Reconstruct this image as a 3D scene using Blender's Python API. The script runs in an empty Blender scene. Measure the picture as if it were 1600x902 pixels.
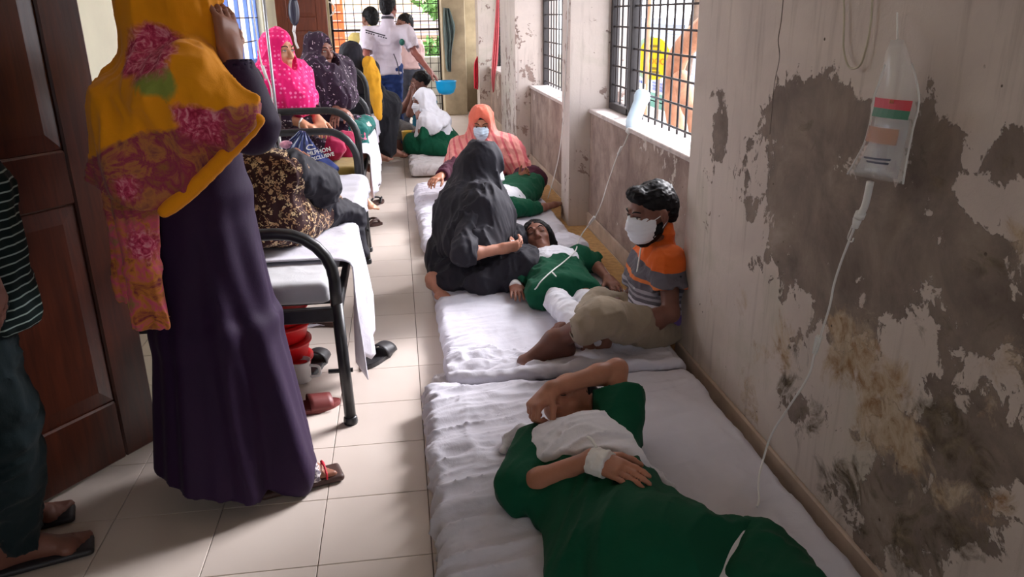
import bpy, math, random
import numpy as np
from mathutils import Matrix, Vector

# ------------------------------------------------------------------ camera
CAM_F, CAM_YAW, CAM_PITCH, CAM_ROLL, CAM_H = 1216.7, 0.13775, 0.33943, -0.01431, 1.384
def _axes():
    cy, sy, cp, sp = math.cos(CAM_YAW), math.sin(CAM_YAW), math.cos(CAM_PITCH), math.sin(CAM_PITCH)
    fwd = np.array([sy*cp, cy*cp, -sp]); right = np.array([cy, -sy, 0.0]); up = np.cross(right, fwd)
    r = math.cos(CAM_ROLL)*right + math.sin(CAM_ROLL)*up
    u = -math.sin(CAM_ROLL)*right + math.cos(CAM_ROLL)*up
    return r, u, fwd
AXR, AXU, AXF = _axes()
scene = bpy.context.scene
COL = scene.collection
cd = bpy.data.cameras.new('camera'); cam = bpy.data.objects.new('camera', cd); COL.objects.link(cam)
cd.sensor_fit = 'HORIZONTAL'; cd.sensor_width = 36.0; cd.lens = CAM_F/1600*36.0
cd.clip_start = 0.05; cd.clip_end = 200
m = Matrix.Identity(4)
for i in range(3):
    m[i][0] = AXR[i]; m[i][1] = AXU[i]; m[i][2] = -AXF[i]
m[2][3] = CAM_H
cam.matrix_world = m
scene.camera = cam

# ------------------------------------------------------------------ sky, exposure
w = bpy.data.worlds.new('sky'); scene.world = w; w.use_nodes = True
bg = w.node_tree.nodes['Background']
bg.inputs[0].default_value = (0.90, 0.92, 1.0, 1); bg.inputs[1].default_value = 1.7
scene.view_settings.view_transform = 'Standard'; scene.view_settings.look = 'None'
scene.view_settings.gamma = 1.0; scene.view_settings.use_curve_mapping = False
scene.view_settings.exposure = 2.1
scene.cycles.max_bounces = 8; scene.cycles.diffuse_bounces = 6; scene.cycles.transparent_max_bounces = 12
scene.cycles.sample_clamp_indirect = 4.0
sl_ = bpy.data.lights.new('hazy_sun', 'SUN'); sl_.energy = 2.5; sl_.angle = math.radians(24); sl_.color = (1.0, .965, 1.0)
so_ = bpy.data.objects.new('hazy_sun', sl_); COL.objects.link(so_)
_d = Vector((-.84*math.cos(.56), -.55*math.cos(.56), -math.sin(.56))); so_.rotation_euler = _d.to_track_quat('-Z', 'Y').to_euler()
def portal(name, loc, rot, sx, sy):
    l = bpy.data.lights.new(name, 'AREA'); l.shape = 'RECTANGLE'; l.size = sx; l.size_y = sy
    l.cycles.is_portal = True
    o = bpy.data.objects.new(name, l); COL.objects.link(o); o.location = loc; o.rotation_euler = rot
H = math.pi/2
portal('daylight_portal', (1.44, 3.98, 1.60), (0, H, 0), 1.7, 2.2)
portal('daylight_portal', (1.44, 6.40, 1.60), (0, H, 0), 1.7, 2.2)
portal('daylight_portal', (1.44, 9.70, 1.60), (0, H, 0), 1.7, 2.2)
portal('daylight_portal', (-0.14, 12.0, 1.3), (-H, 0, 0), 1.6, 2.3)
portal('daylight_portal', (.28, -2.72, 1.65), (H, 0, 0), .95, 1.1)  # guides sky light through the added rear fill opening
portal('daylight_portal', (-1.52, 6.6, 1.7), (0, -H, 0), 1.3, 4.4)

def at(px, py, x=None, y=None, z=None):
    """photo pixel + one known world coordinate -> world point"""
    v = AXF + (px-800)/CAM_F*AXR - (py-451)/CAM_F*AXU
    c = np.array([0, 0, CAM_H])
    if x is not None: t = x/v[0]
    elif y is not None: t = y/v[1]
    else: t = (z-CAM_H)/v[2]
    return c+t*v
# ------------------------------------------------------------------ helpers
def V(*a): return np.array(a, float)
def unit(v): v = np.asarray(v, float); return v/max(np.linalg.norm(v), 1e-9)
def link(o, parent=None):
    COL.objects.link(o)
    if parent is not None: o.parent = parent
    return o
def root_loc(parent):
    l = np.zeros(3)
    while parent is not None:
        l += np.array(parent.location); parent = parent.parent
    return l
def tag(o, label=None, cat=None, group=None, kind=None):
    if label: o['label'] = label
    if cat: o['category'] = cat
    if group: o['group'] = group
    if kind: o['kind'] = kind
    return o
def thing(name, label=None, cat=None, loc=(0, 0, 0), group=None, kind=None):
    o = bpy.data.objects.new(name, None); o.empty_display_size = 0.1; COL.objects.link(o)
    o.location = loc
    return tag(o, label, cat, group, kind)
def mesh_obj(name, verts, faces, mat=None, parent=None, smooth=False, cols=None):
    v = np.asarray(verts, float)-root_loc(parent)
    me = bpy.data.meshes.new(name)
    f = np.asarray(faces) if not isinstance(faces, list) else faces
    if isinstance(f, np.ndarray) and f.ndim == 2:
        n, k = f.shape
        me.vertices.add(len(v)); me.vertices.foreach_set('co', v.astype(np.float32).ravel())
        me.loops.add(n*k); me.loops.foreach_set('vertex_index', f.astype(np.int32).ravel())
        me.polygons.add(n); me.polygons.foreach_set('loop_start', np.arange(0, n*k, k, dtype=np.int32))
        me.polygons.foreach_set('loop_total', np.full(n, k, np.int32))
        me.update(calc_edges=True)
    else:
        me.from_pydata([tuple(p) for p in v], [], [tuple(int(i) for i in q) for q in f])
    if cols is not None:
        a = me.color_attributes.new('Col', 'FLOAT_COLOR', 'POINT')
        c = np.ones((len(v), 4), np.float32); c[:, :3] = cols; a.data.foreach_set('color', c.ravel())
    if smooth: me.polygons.foreach_set('use_smooth', np.ones(len(me.polygons), bool))
    me.validate()
    o = bpy.data.objects.new(name, me)
    if mat is not None:
        for mm in (mat if isinstance(mat, (list, tuple)) else [mat]): me.materials.append(mm)
    return link(o, parent)

def catmull(pts, n=6):
    P = [np.asarray(p, float) for p in pts]
    if len(P) < 3: return np.array(P)
    Q = [2*P[0]-P[1]]+P+[2*P[-1]-P[-2]]; out = []
    for i in range(1, len(Q)-2):
        for s in range(n):
            t = s/n; a, b, c, d = Q[i-1], Q[i], Q[i+1], Q[i+2]
            out.append(0.5*((2*b)+(-a+c)*t+(2*a-5*b+4*c-d)*t*t+(-a+3*b-3*c+d)*t**3))
    out.append(P[-1]); return np.array(out)

class MB:
    def __init__(s): s.v = []; s.f = []
    def add(s, verts, faces):
        o = len(s.v); s.v += [tuple(p) for p in verts]; s.f += [tuple(i+o for i in q) for q in faces]; return s
    def box(s, lo, hi, R=None, c=None):
        x0, y0, z0 = lo; x1, y1, z1 = hi
        P = np.array([(x0,y0,z0),(x1,y0,z0),(x1,y1,z0),(x0,y1,z0),(x0,y0,z1),(x1,y0,z1),(x1,y1,z1),(x0,y1,z1)], float)
        if R is not None: P = P@np.asarray(R)
        if c is not None: P = P+np.asarray(c)
        return s.add(P, [(0,3,2,1),(4,5,6,7),(0,1,5,4),(1,2,6,5),(2,3,7,6),(3,0,4,7)])
    def bbox(s, lo, hi, b, R=None, c=None):
        """box with chamfered edges"""
        lo = np.array(lo, float); hi = np.array(hi, float); V8 = []; F = []
        idx = {}
        for sx in (0, 1):
            for sy in (0, 1):
                for sz in (0, 1):
                    for ax in range(3):
                        p = np.array([(lo, hi)[sx][0], (lo, hi)[sy][1], (lo, hi)[sz][2]])
                        sg = np.array([1-2*sx, 1-2*sy, 1-2*sz])*b
                        for q in range(3):
                            if q != ax: p[q] += sg[q]
                        idx[(sx, sy, sz, ax)] = len(V8); V8.append(p)
        for ax in range(3):
            o = [q for q in range(3) if q != ax]
            for sd in (0, 1):
                ring = []
                for (a, bb) in ((0, 0), (1, 0), (1, 1), (0, 1)):
                    k = [0, 0, 0]; k[ax] = sd; k[o[0]] = a; k[o[1]] = bb; ring.append(idx[(*k, ax)])
                F.append(ring)
        for ax in range(3):
            o = [q for q in range(3) if q != ax]
            for a in (0, 1):
                for bb in (0, 1):
                    k0 = [0, 0, 0]; k0[o[0]] = a; k0[o[1]] = bb; k1 = list(k0); k1[ax] = 1
                    F.append([idx[(*k0, o[0])], idx[(*k1, o[0])], idx[(*k1, o[1])], idx[(*k0, o[1])]])
        for sx in (0, 1):
            for sy in (0, 1):
                for sz in (0, 1): F.append([idx[(sx, sy, sz, a)] for a in range(3)])
        P = np.array(V8); cen = P.mean(0)
        G = []
        for q in F:
            n = np.cross(P[q[1]]-P[q[0]], P[q[2]]-P[q[0]])
            G.append(q if n@(P[q].mean(0)-cen) > 0 else q[::-1])
        if R is not None: P = P@np.asarray(R)
        if c is not None: P = P+np.asarray(c)
        return s.add(P, G)
    def tube(s, pts, r, n=8, cap=True):
        P = np.asarray(pts, float); L = len(P); r = np.broadcast_to(np.asarray(r, float), (L,))
        T = np.gradient(P, axis=0); T /= np.maximum(np.linalg.norm(T, axis=1, keepdims=True), 1e-9)
        u = unit(np.cross(T[0], (0, 0, 1) if abs(T[0][2]) < .9 else (1, 0, 0))); vs = []
        for i in range(L):
            u = unit(u-T[i]*(u@T[i])); v = np.cross(T[i], u)
            for k in range(n):
                a = 2*math.pi*k/n; vs.append(P[i]+r[i]*(math.cos(a)*u+math.sin(a)*v))
        fs = [(i*n+k, i*n+(k+1) % n, (i+1)*n+(k+1) % n, (i+1)*n+k) for i in range(L-1) for k in range(n)]
        if cap: fs += [tuple(range(n))[::-1], tuple((L-1)*n+k for k in range(n))]
        return s.add(vs, fs)
    def lathe(s, prof, c=(0, 0, 0), n=20, R=None, sx=1, sy=1):
        c = np.asarray(c, float); vs = []; L = len(prof)
        for r, z in prof:
            for k in range(n):
                a = 2*math.pi*k/n; p = np.array([r*math.cos(a)*sx, r*math.sin(a)*sy, z])
                vs.append(c+(p@np.asarray(R) if R is not None else p))
        fs = [(i*n+k, i*n+(k+1) % n, (i+1)*n+(k+1) % n, (i+1)*n+k) for i in range(L-1) for k in range(n)]
        fs += [tuple(range(n))[::-1], tuple((L-1)*n+k for k in range(n))]
        return s.add(vs, fs)
    def sheet(s, grid, th=0.004):
        """a surface grid [i][j] of points given a thickness"""
        G = np.asarray(grid, float); a, b = G.shape[:2]
        N = np.cross(np.gradient(G, axis=0), np.gradient(G, axis=1)); N /= np.maximum(np.linalg.norm(N, axis=2, keepdims=True), 1e-9)
        top = (G+N*th/2).reshape(-1, 3); bot = (G-N*th/2).reshape(-1, 3); n = a*b
        fs = []
        for i in range(a-1):
            for j in range(b-1):
                q = (i*b+j, (i+1)*b+j, (i+1)*b+j+1, i*b+j+1); fs.append(q); fs.append(tuple(n+k for k in q[::-1]))
        ed = [i*b for i in range(a)]+[(a-1)*b+j for j in range(1, b)]+[i*b+b-1 for i in range(a-2, -1, -1)]+[j for j in range(b-2, 0, -1)]
        for k in range(len(ed)):
            p, q = ed[k], ed[(k+1) % len(ed)]; fs.append((q, p, p+n, q+n))
        return s.add(np.vstack([top, bot]), fs)
    def prism(s, poly, z0, z1, R=None, c=(0, 0, 0)):
        n = len(poly); P = np.array([(x, y, z0) for x, y in poly]+[(x, y, z1) for x, y in poly], float)
        if R is not None: P = P@np.asarray(R)
        P = P+np.asarray(c)
        return s.add(P, [tuple(range(n))[::-1], tuple(range(n, 2*n))]+[(i, (i+1) % n, n+(i+1) % n, n+i) for i in range(n)])
    def build(s, name, mat=None, parent=None, smooth=False):
        return mesh_obj(name, s.v, list(s.f), mat, parent, smooth)

# ------------------------------------------------------------------ numpy noise
def _hash(i, j, k, seed):
    h = (i*374761393+j*668265263+k*2147483647+seed*974711) & 0xffffffff
    h = ((h ^ (h >> 13))*1274126177) & 0xffffffff
    return ((h ^ (h >> 16)) & 0xffff)/65535.0
def vnoise(P, seed=0):
    P = np.asarray(P, float); I = np.floor(P).astype(np.int64); F = P-I; F = F*F*(3-2*F); r = 0
    for a in (0, 1):
        for b in (0, 1):
            for c in (0, 1):
                wgt = (F[:, 0] if a else 1-F[:, 0])*(F[:, 1] if b else 1-F[:, 1])*(F[:, 2] if c else 1-F[:, 2])
                r = r+wgt*_hash(I[:, 0]+a, I[:, 1]+b, I[:, 2]+c, seed)
    return r*2-1
def fbm(P, octv=3, seed=0):
    P = np.asarray(P, float); s = 0; a = 1.0; t = 0
    for o in range(octv): s = s+a*vnoise(P*(2**o)+o*17.3, seed+o); t += a; a *= .5
    return s/t
def ridge(P, seed=0):
    return 1-2*np.abs(vnoise(P, seed))**.75
def folds(scale=(9, 9, 3), amp=.006, seed=0, axes=None, fine=.35):
    """cloth creases: ridged noise stretched along one direction"""
    A = np.asarray(axes, float) if axes is not None else np.eye(3)
    sc = np.asarray(scale, float)
    def fn(P):
        Q = (P@A.T)*sc*1.45
        Q = Q+.35*np.stack([vnoise(Q*.6, seed+5), vnoise(Q*.6, seed+6), vnoise(Q*.6, seed+7)], 1)
        return amp*(ridge(Q, seed)+(fine+.12)*ridge(Q*2.3+3.1, seed+9)+.16*ridge(Q*4.9+1.7, seed+13))
    return fn
def pleats(a, b, n, amp0, amp1, seed=0, side=None):
    """radial pleats around the axis a->b growing from amp0 to amp1"""
    a = np.asarray(a, float); b = np.asarray(b, float); ax = unit(b-a); L = np.linalg.norm(b-a)
    u = unit(np.cross(ax, (0, 1, 0.13) if side is None else side)); v = np.cross(ax, u)
    def fn(P):
        d = P-a; t = np.clip(d@ax/L, 0, 1.05); th = np.arctan2(d@v, d@u)
        w = .35*vnoise(np.stack([np.cos(th)*2, np.sin(th)*2, t*1.5], 1), seed)
        return (amp0+(amp1-amp0)*t)*(np.sin(n*(th+w))*.7+.5*np.sin(n*1.7*(th-w)+2+seed))
    return fn
def both(*fs):
    return lambda P: sum(f(P) for f in fs)

# ------------------------------------------------------------------ signed-distance modelling
def frame(fwd, up):
    """rows: side (right), fwd, up"""
    f = unit(fwd); u = np.asarray(up, float); u = unit(u-f*(u@f)); return np.array([np.cross(f, u), f, u])
class SDF:
    def __init__(s, res=.008): s.res = res; s.ops = []
    def _b(s, pts, r): P = np.atleast_2d(np.asarray(pts, float)); return P.min(0)-r, P.max(0)+r
    def cone(s, a, b, ra, rb=None, k=.02, op='u', flat=False):
        rb = ra if rb is None else rb; a = np.asarray(a, float); b = np.asarray(b, float)
        lo, hi = s._b([a, b], max(ra, rb)); ba = b-a; L2 = max(ba@ba, 1e-12); L = math.sqrt(L2)
        def fn(X, Y, Z):
            x, y, z = X-a[0], Y-a[1], Z-a[2]; t = (x*ba[0]+y*ba[1]+z*ba[2])/L2; tc = np.clip(t, 0, 1)
            d = np.sqrt((x-tc*ba[0])**2+(y-tc*ba[1])**2+(z-tc*ba[2])**2)-(ra+(rb-ra)*tc)
            if flat: d = np.maximum(d, np.maximum((t-1)*L, -t*L))
            return d
        s.ops.append((fn, lo, hi, k, op)); return s
    def chain(s, pts, rs, k=.02, op='u'):
        rs = np.broadcast_to(np.asarray(rs, float), (len(pts),))
        for i in range(len(pts)-1): s.cone(pts[i], pts[i+1], rs[i], rs[i+1], k, op)
        return s
    def econe(s, a, b, r0, r1, side, k=.02, op='u', rnd=.01):
        """elliptic cone with softly flat ends; r0/r1=(along side, across)"""
        a = np.asarray(a, float); b = np.asarray(b, float); ax = unit(b-a); L = np.linalg.norm(b-a)
        u = np.asarray(side, float); u = unit(u-ax*(u@ax)); v = np.cross(ax, u)
        lo, hi = s._b([a, b], max(*r0, *r1)+.005)
        def fn(X, Y, Z):
            x, y, z = X-a[0], Y-a[1], Z-a[2]
            h = x*ax[0]+y*ax[1]+z*ax[2]; p = x*u[0]+y*u[1]+z*u[2]; q = x*v[0]+y*v[1]+z*v[2]
            t = np.clip(h/L, 0, 1); rx = r0[0]+(r1[0]-r0[0])*t; ry = r0[1]+(r1[1]-r0[1])*t
            k0 = np.sqrt((p/rx)**2+(q/ry)**2)+1e-9; k1 = np.sqrt((p/rx**2)**2+(q/ry**2)**2)+1e-9
            d = k0*(k0-1)/k1; e = np.maximum(h-L, -h)
            d2 = d+rnd; e2 = e+rnd
            return np.minimum(np.maximum(d2, e2), 0)+np.sqrt(np.maximum(d2, 0)**2+np.maximum(e2, 0)**2)-rnd
        s.ops.append((fn, lo, hi, k, op)); return s
    def ell(s, c, r, R=None, k=.02, op='u'):
        c = np.asarray(c, float); r = np.asarray(r, float); R = np.eye(3) if R is None else np.asarray(R)
        ext = np.sqrt(((R*r[:, None])**2).sum(0)); lo, hi = c-ext, c+ext
        def fn(X, Y, Z):
            x, y, z = X-c[0], Y-c[1], Z-c[2]; k0 = 0; k1 = 0
            for i in range(3):
                q = (x*R[i, 0]+y*R[i, 1]+z*R[i, 2])/r[i]; k0 = k0+q*q; k1 = k1+(q/r[i])**2
            k0 = np.sqrt(k0)+1e-9; return k0*(k0-1)/(np.sqrt(k1)+1e-9)
        s.ops.append((fn, lo, hi, k, op)); return s
    def box(s, c, half, R=None, rad=.01, k=.02, op='u'):
        c = np.asarray(c, float); half = np.asarray(half, float); R = np.eye(3) if R is None else np.asarray(R)
        ext = (np.abs(R)*half[:, None]).sum(0); lo, hi = c-ext, c+ext
        def fn(X, Y, Z):
            x, y, z = X-c[0], Y-c[1], Z-c[2]; o = 0; m = None
            for i in range(3):
                q = np.abs(x*R[i, 0]+y*R[i, 1]+z*R[i, 2])-half[i]+rad; o = o+np.maximum(q, 0)**2
                m = q if m is None else np.maximum(m, q)
            return np.sqrt(o)+np.minimum(m, 0)-rad
        s.ops.append((fn, lo, hi, k, op)); return s
    def mesh(s, disp=None, dmax=.02):
        res = s.res
        add = [o for o in s.ops if o[4] == 'u']
        lo = np.min([o[1]-o[3]*.3 for o in add], 0)-dmax-3*res; hi = np.max([o[2]+o[3]*.3 for o in add], 0)+dmax+3*res
        n = np.ceil((hi-lo)/res).astype(int)+1
        g = [(lo[i]+res*np.arange(n[i])).astype(np.float32) for i in range(3)]
        d = np.full(tuple(n), 9.0, np.float32)
        for fn, a, b, k, op in s.ops:
            if op == 'i': continue
            if op == 'q':
                d = np.maximum(d, fn(g[0][:, None, None], g[1][None, :, None], g[2][None, None, :]).astype(np.float32)); continue
            mg = max(k, dmax)+4*res
            i0 = np.maximum(np.floor((a-mg-lo)/res).astype(int), 0); i1 = np.minimum(np.ceil((b+mg-lo)/res).astype(int)+1, n)
            if (i1 <= i0).any(): continue
            sl = tuple(slice(i0[q], i1[q]) for q in range(3))
            e = fn(g[0][sl[0]][:, None, None], g[1][sl[1]][None, :, None], g[2][sl[2]][None, None, :]).astype(np.float32)
            D = d[sl]
            if op == 'u':
                if k > 0:
                    hh = np.clip(.5+.5*(D-e)/k, 0, 1); r = D+(e-D)*hh-k*hh*(1-hh)
                    r = np.where(D > 8, e, r)
                else: r = np.minimum(D, e)
            else:
                e = -e
                if k > 0:
                    hh = np.clip(.5+.5*(e-D)/k, 0, 1); r = D+(e-D)*hh+k*hh*(1-hh)
                else: r = np.maximum(D, e)
            d[sl] = r
        if disp is not None:
            ix = np.nonzero(np.abs(d) < dmax+2.5*res)
            P = np.stack([g[q][ix[q]] for q in range(3)], 1).astype(float)
            d[ix] -= disp(P).astype(np.float32)
        for fn, a, b, k, op in s.ops:
            if op == 'i': d = np.maximum(d, fn(g[0][:, None, None], g[1][None, :, None], g[2][None, None, :]).astype(np.float32))
        s_ = d < 0
        c = np.zeros(tuple(n-1), np.uint8)
        for a in (0, 1):
            for b in (0, 1):
                for e in (0, 1): c += s_[a:n[0]-1+a, b:n[1]-1+b, e:n[2]-1+e]
        I = np.argwhere((c > 0) & (c < 8))
        cv = {}
        for a in (0, 1):
            for b in (0, 1):
                for e in (0, 1): cv[(a, b, e)] = d[I[:, 0]+a, I[:, 1]+b, I[:, 2]+e]
        acc = np.zeros((len(I), 3)); cnt = np.zeros(len(I))
        for ax in range(3):
            o = [q for q in range(3) if q != ax]
            for a in (0, 1):
                for b in (0, 1):
                    k0 = [0, 0, 0]; k0[o[0]] = a; k0[o[1]] = b; k1 = list(k0); k1[ax] = 1
                    v0 = cv[tuple(k0)]; v1 = cv[tuple(k1)]; x = (v0 < 0) != (v1 < 0)
                    t = np.where(x, v0/np.where(x, v0-v1, 1), 0)
                    acc[x, ax] += t[x]; acc[x, o[0]] += a; acc[x, o[1]] += b; cnt += x
        Vt = lo+res*(I+acc/np.maximum(cnt, 1)[:, None])
        vid = np.full(tuple(n-1), -1, np.int32); vid[tuple(I.T)] = np.arange(len(I))
        F = []
        for ax in range(3):
            o1, o2 = (ax+1) % 3, (ax+2) % 3
            A = np.moveaxis(s_, (ax, o1, o2), (0, 1, 2)); W = np.moveaxis(vid, (ax, o1, o2), (0, 1, 2))
            x = A[:-1, 1:-1, 1:-1] != A[1:, 1:-1, 1:-1]; E = np.argwhere(x)
            if not len(E): continue
            i, j, k = E[:, 0], E[:, 1]+1, E[:, 2]+1
            q = np.stack([W[i, j-1, k-1], W[i, j, k-1], W[i, j, k], W[i, j-1, k]], 1)
            ins = A[i, j, k]; q[~ins] = q[~ins][:, ::-1]; F.append(q)
        F = np.vstack(F) if F else np.zeros((0, 4), int)
        return Vt, F[(F >= 0).all(1)]
    def build(s, name, mat, parent=None, disp=None, dmax=.02, col=None):
        Vt, F = s.mesh(disp, dmax if disp is not None else s.res)
        return mesh_obj(name, Vt, F, mat, parent, True, None if col is None else col(Vt))

def poly2d(poly):
    P = np.asarray(poly, float)
    def fn(x, y):
        d = None; s = np.ones(np.broadcast(x, y).shape, bool)
        for i in range(len(P)):
            a = P[i]; b = P[i-1]; e = b-a; wx, wy = x-a[0], y-a[1]
            t = np.clip((wx*e[0]+wy*e[1])/(e@e), 0, 1); q = (wx-e[0]*t)**2+(wy-e[1]*t)**2
            d = q if d is None else np.minimum(d, q)
            c1 = y >= a[1]; c2 = y < b[1]; c3 = e[0]*wy > e[1]*wx
            al = c1 & c2 & c3; no = (~c1) & (~c2) & (~c3); s = s ^ (al | no)
        return np.where(s, 1, -1)*np.sqrt(d)
    return fn
def clip_poly(S, poly, plane='xy'):
    """keep only what lies inside an upright prism over the polygon"""
    f = poly2d(poly)
    if plane == 'xy': fn = lambda X, Y, Z: f(X[:, :, 0], Y[:, :, 0])[:, :, None]+0*Z
    elif plane == 'xz': fn = lambda X, Y, Z: f(X[:, 0, :], Z[:, 0, :])[:, None, :]+0*Y
    else: fn = lambda X, Y, Z: f(Y[0, :, :], Z[0, :, :])[None, :, :]+0*X
    S.ops.append((fn, np.zeros(3), np.zeros(3), 0, 'i')); return S
def clip_plane(S, p, n, rnd=0):
    p = np.asarray(p, float); n = unit(n)
    S.ops.append((lambda X, Y, Z: (X-p[0])*n[0]+(Y-p[1])*n[1]+(Z-p[2])*n[2], p, p, 0, 'i')); return S

# ------------------------------------------------------------------ materials
class NT:
    def __init__(s, name):
        s.m = bpy.data.materials.new(name); s.m.use_nodes = True; s.t = s.m.node_tree; s.b = s.t.nodes['Principled BSDF']
    def n(s, typ, out=0, props=None, **inp):
        nd = s.t.nodes.new('ShaderNode'+typ)
        for k, v in (props or {}).items(): setattr(nd, k, v)
        for k, v in inp.items():
            key = int(k[1:]) if k[0] == 'i' and k[1:].isdigit() else k.replace('_', ' ')
            s.set(nd.inputs[key], v)
        nd_out = nd.outputs[out]; return nd_out
    def set(s, sock, v):
        if isinstance(v, bpy.types.NodeSocket): s.t.links.new(v, sock)
        elif isinstance(v, (tuple, list)):
            v = tuple(v)
            sock.default_value = v+(1,) if (len(v) == 3 and sock.type == 'RGBA') else v
        else: sock.default_value = v
    def p(s, **kw):
        for k, v in kw.items(): s.set(s.b.inputs[k.replace('_', ' ')], v)
        return s
    def coord(s, kind='Object', scale=1.0, loc=(0, 0, 0), rot=(0, 0, 0)):
        c = s.t.nodes.new('ShaderNodeTexCoord').outputs[kind]
        sc = scale if isinstance(scale, (tuple, list)) else (scale,)*3
        return s.n('Mapping', Vector=c, Scale=sc, Location=loc, Rotation=rot)
    def geo(s, scale=1.0, loc=(0, 0, 0)):
        c = s.t.nodes.new('ShaderNodeNewGeometry').outputs['Position']
        sc = scale if isinstance(scale, (tuple, list)) else (scale,)*3
        return s.n('Mapping', Vector=c, Scale=sc, Location=loc)
    def noise(s, vec, scale=5, detail=4, rough=.55, dist=0, out=0):
        return s.n('TexNoise', out, Vector=vec, Scale=scale, Detail=detail, Roughness=rough, Distortion=dist)
    def vor(s, vec, scale, feature='F1', out=0, rnd=1.0):
        return s.n('TexVoronoi', out, {'feature': feature}, Vector=vec, Scale=scale, Randomness=rnd)
    def ramp(s, fac, stops, interp='LINEAR'):
        nd = s.t.nodes.new('ShaderNodeValToRGB'); nd.color_ramp.interpolation = interp; e = nd.color_ramp.elements
        while len(e) < len(stops): e.new(.5)
        for i, (p, c) in enumerate(stops):
            e[i].position = p; e[i].color = (c, c, c, 1) if not isinstance(c, (tuple, list)) else tuple(c[:3])+(1,)
        s.t.links.new(fac, nd.inputs[0]); return nd.outputs[0]
    def mix(s, fac, a, b, blend='MIX'):
        nd = s.t.nodes.new('ShaderNodeMix'); nd.data_type = 'RGBA'; nd.blend_type = blend
        s.set(nd.inputs[0], fac); s.set(nd.inputs[6], a); s.set(nd.inputs[7], b); return nd.outputs[2]
    def math(s, op, a, b=0.0, c=None):
        nd = s.t.nodes.new('ShaderNodeMath'); nd.operation = op; s.set(nd.inputs[0], a); s.set(nd.inputs[1], b)
        if c is not None: s.set(nd.inputs[2], c)
        return nd.outputs[0]
    def bump(s, h, strength=.3, dist=.01):
        s.p(Normal=s.n('Bump', Height=h, Strength=strength, Distance=dist)); return s
    def attr(s, name='Col'):
        return s.n('VertexColor', 0, {'layer_name': name})
    def sep(s, vec, i):
        return s.n('SeparateXYZ', i, Vector=vec)
def lin(r, g, b):
    f = lambda c: (c/12.92 if c <= .04045 else ((c+.055)/1.055)**2.4)
    return (f(r/255), f(g/255), f(b/255))
def plain(name, c, rough=.6, metal=0.0, var=.12, scale=14, bump=.0, spec=.5, **kw):
    t = NT(name); v = t.coord(); n = t.noise(v, scale, 4)
    f = t.ramp(n, [(.3, 1-var), (.7, 1+var)])
    t.p(Base_Color=t.mix(1.0, c, f, 'MULTIPLY'), Roughness=rough, Metallic=metal)
    t.b.inputs['Specular IOR Level'].default_value = spec
    if bump: t.bump(n, bump, .004)
    for k, vv in kw.items(): t.p(**{k: vv})
    return t.m
def fabric(name, c, rough=.9, var=.10, wrinkle=.35, sheen=.25, scale=9, weave=420, pat=None, alpha=None):
    t = NT(name); v = t.coord(); n = t.noise(v, scale, 5, .6, .6)
    base = c
    if pat is not None: base = pat(t, v, c)
    base = t.mix(1.0, base, t.ramp(n, [(.25, 1-var), (.75, 1+var)]), 'MULTIPLY')
    t.p(Base_Color=base, Roughness=rough); t.b.inputs['Specular IOR Level'].default_value = .25
    t.p(Sheen_Weight=sheen*.35, Sheen_Roughness=.5)
    h = t.math('ADD', n, t.math('MULTIPLY', t.noise(v, weave, 1), .06)); t.bump(h, wrinkle, .012)
    if alpha is not None: t.p(Alpha=alpha)
    return t.m
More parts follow.
